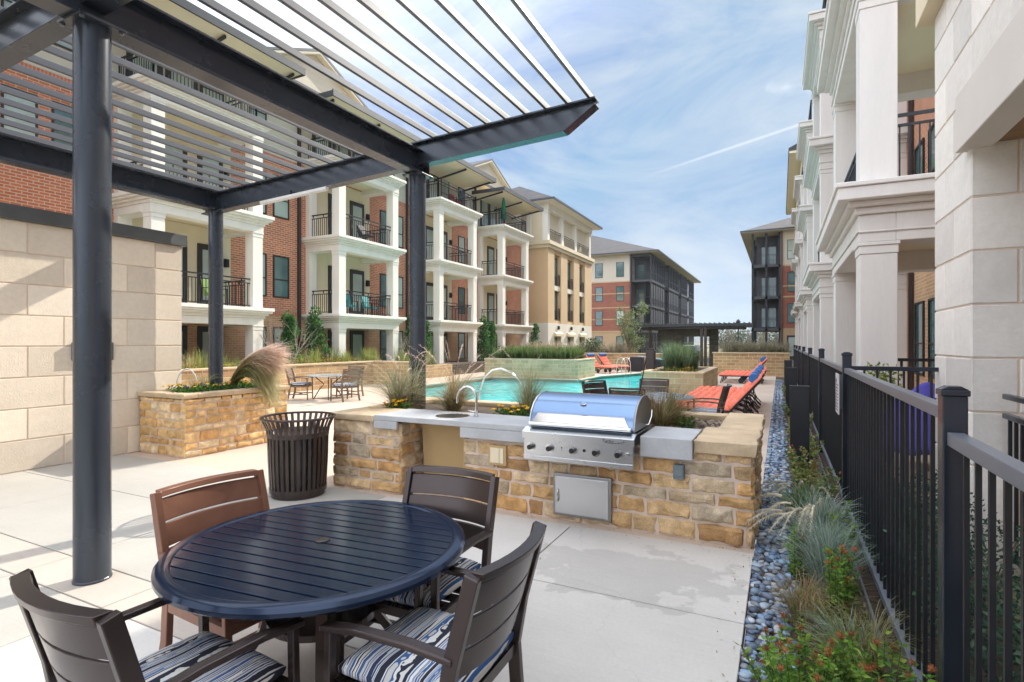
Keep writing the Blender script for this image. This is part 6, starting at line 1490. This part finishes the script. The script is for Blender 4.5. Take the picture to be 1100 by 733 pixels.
for _ in range(30): clump(mb, (1.22+rr.uniform(-.2, .2), 9.1+rr.uniform(-.2, .2), .55+rr.uniform(0, .75)), .12, 26, .06, [(.30, .34, .05), (.22, .28, .05), (.12, .18, .04)], rr)
mb.build('foliage', M['leaf'], pp)
# ---------------- beyond: trees in the gap, lamp, car
for i, (x, y, h, lab) in enumerate(((-4.2, 75, 5.0, 'bare tree in the gap left of the lamp post'), (-1.0, 88, 5.5, 'bare tree behind the lamp post beyond the pavilion'), (-8.0, 84, 5.2, 'bare tree seen through the pavilion opening'), (-3.0, 96, 6, 'farther bare tree in the gap between the brick buildings'))):
    bare('bare_tree', lab, (x, y, 0), h, 2.6, 6, 30+i, group='bare trees beyond the pavilion', cat='tree', k=2.2, m=M['twig'])
for i, (x, y, r_, lab) in enumerate(((-12, 170, 7, 'dark wooded clump far beyond the gap at the left'), (0, 190, 8, 'dark wooded clump far beyond the middle of the gap'), (12, 180, 7, 'dark wooded clump far beyond the gap at the right'))):
    bush('far_tree', lab, (x, y, -.5), r_, 4.6, 70, .7, [(.09, .11, .06), (.13, .15, .08), (.06, .08, .05)], 40+i, 'tree', group='far trees beyond the gap')
lp = thing('lamp_post', 'dark street lamp standing in the gap beyond the pavilion', 'street lamp', (-3.6, 56, 0))
mb = MB(); mb.lathe([(.14, 0), (.12, .5), (.06, .6), (.05, 3.2)], 0, 0, 12); mb.build('pole', M['black'], lp, world=False)
mb = MB(); mb.lathe([(.06, 3.2), (.16, 3.25), (.20, 3.65), (.22, 3.68), (.05, 3.9)], 0, 0, 12); mb.build('lantern', M['black'], lp, world=False)
car = thing('parked_car', 'silver car parked beyond the pavilion opening', 'car', (-8.3, 58, 0))
mb = MB(); mb.prism([(-.9, .3), (.9, .3), (.92, .85), (.72, .98), (.6, 1.42), (-.6, 1.42), (-.72, .98), (-.92, .85)], 'y', 57, 61); mb.v = [(a-8.3, b, c) for a, b, c in mb.v]; mb.build('body', pm('silver car paint', (.5, .52, .55), .25, .6), car, bevel=.08, seg=3)
mb = MB(); mb.prism([(-.62, 1.0), (.62, 1.0), (.52, 1.36), (-.52, 1.36)], 'y', 56.985, 56.998); mb.v = [(a-8.3, b, c) for a, b, c in mb.v]; mb.build('windscreen', M['glass'], car)
for x in (-.65, .65):
    mb = MB(); mb.ball((x-8.3, 57.0, .72), .14, 1.2, .4, .6, 10); mb.build('headlight', M['lamp'], car)
    for y in (57.8, 60.2):
        mb = MB(); mb.tube([(x*1.3-8.3-.1, y, .33), (x*1.3-8.3+.1, y, .33)], .33, 16); mb.build('wheel', M['knob'], car)
mb = MB(); mb.box(-14, 30, 50, 61.9, -.045, -.035); tag(mb.build('road', pm('asphalt', (.06, .06, .062), .9, 0, .1, 2)), kind='structure')

# ---------------- thin air over the whole scene
hz = MB(); hz.box(-1750, 1750, -320, 1800, -3, 90)
m, nt, p = newmat('thin haze'); nt.nodes.remove(p)
pv_ = nd(nt, 'ShaderNodeVolumePrincipled', {'Color': (.80, .88, 1, 1), 'Density': .00035, 'Anisotropy': .2}); nt.links.new(pv_.outputs[0], nt.nodes['Material Output'].inputs['Volume'])
tag(hz.build('haze', m), kind='stuff')
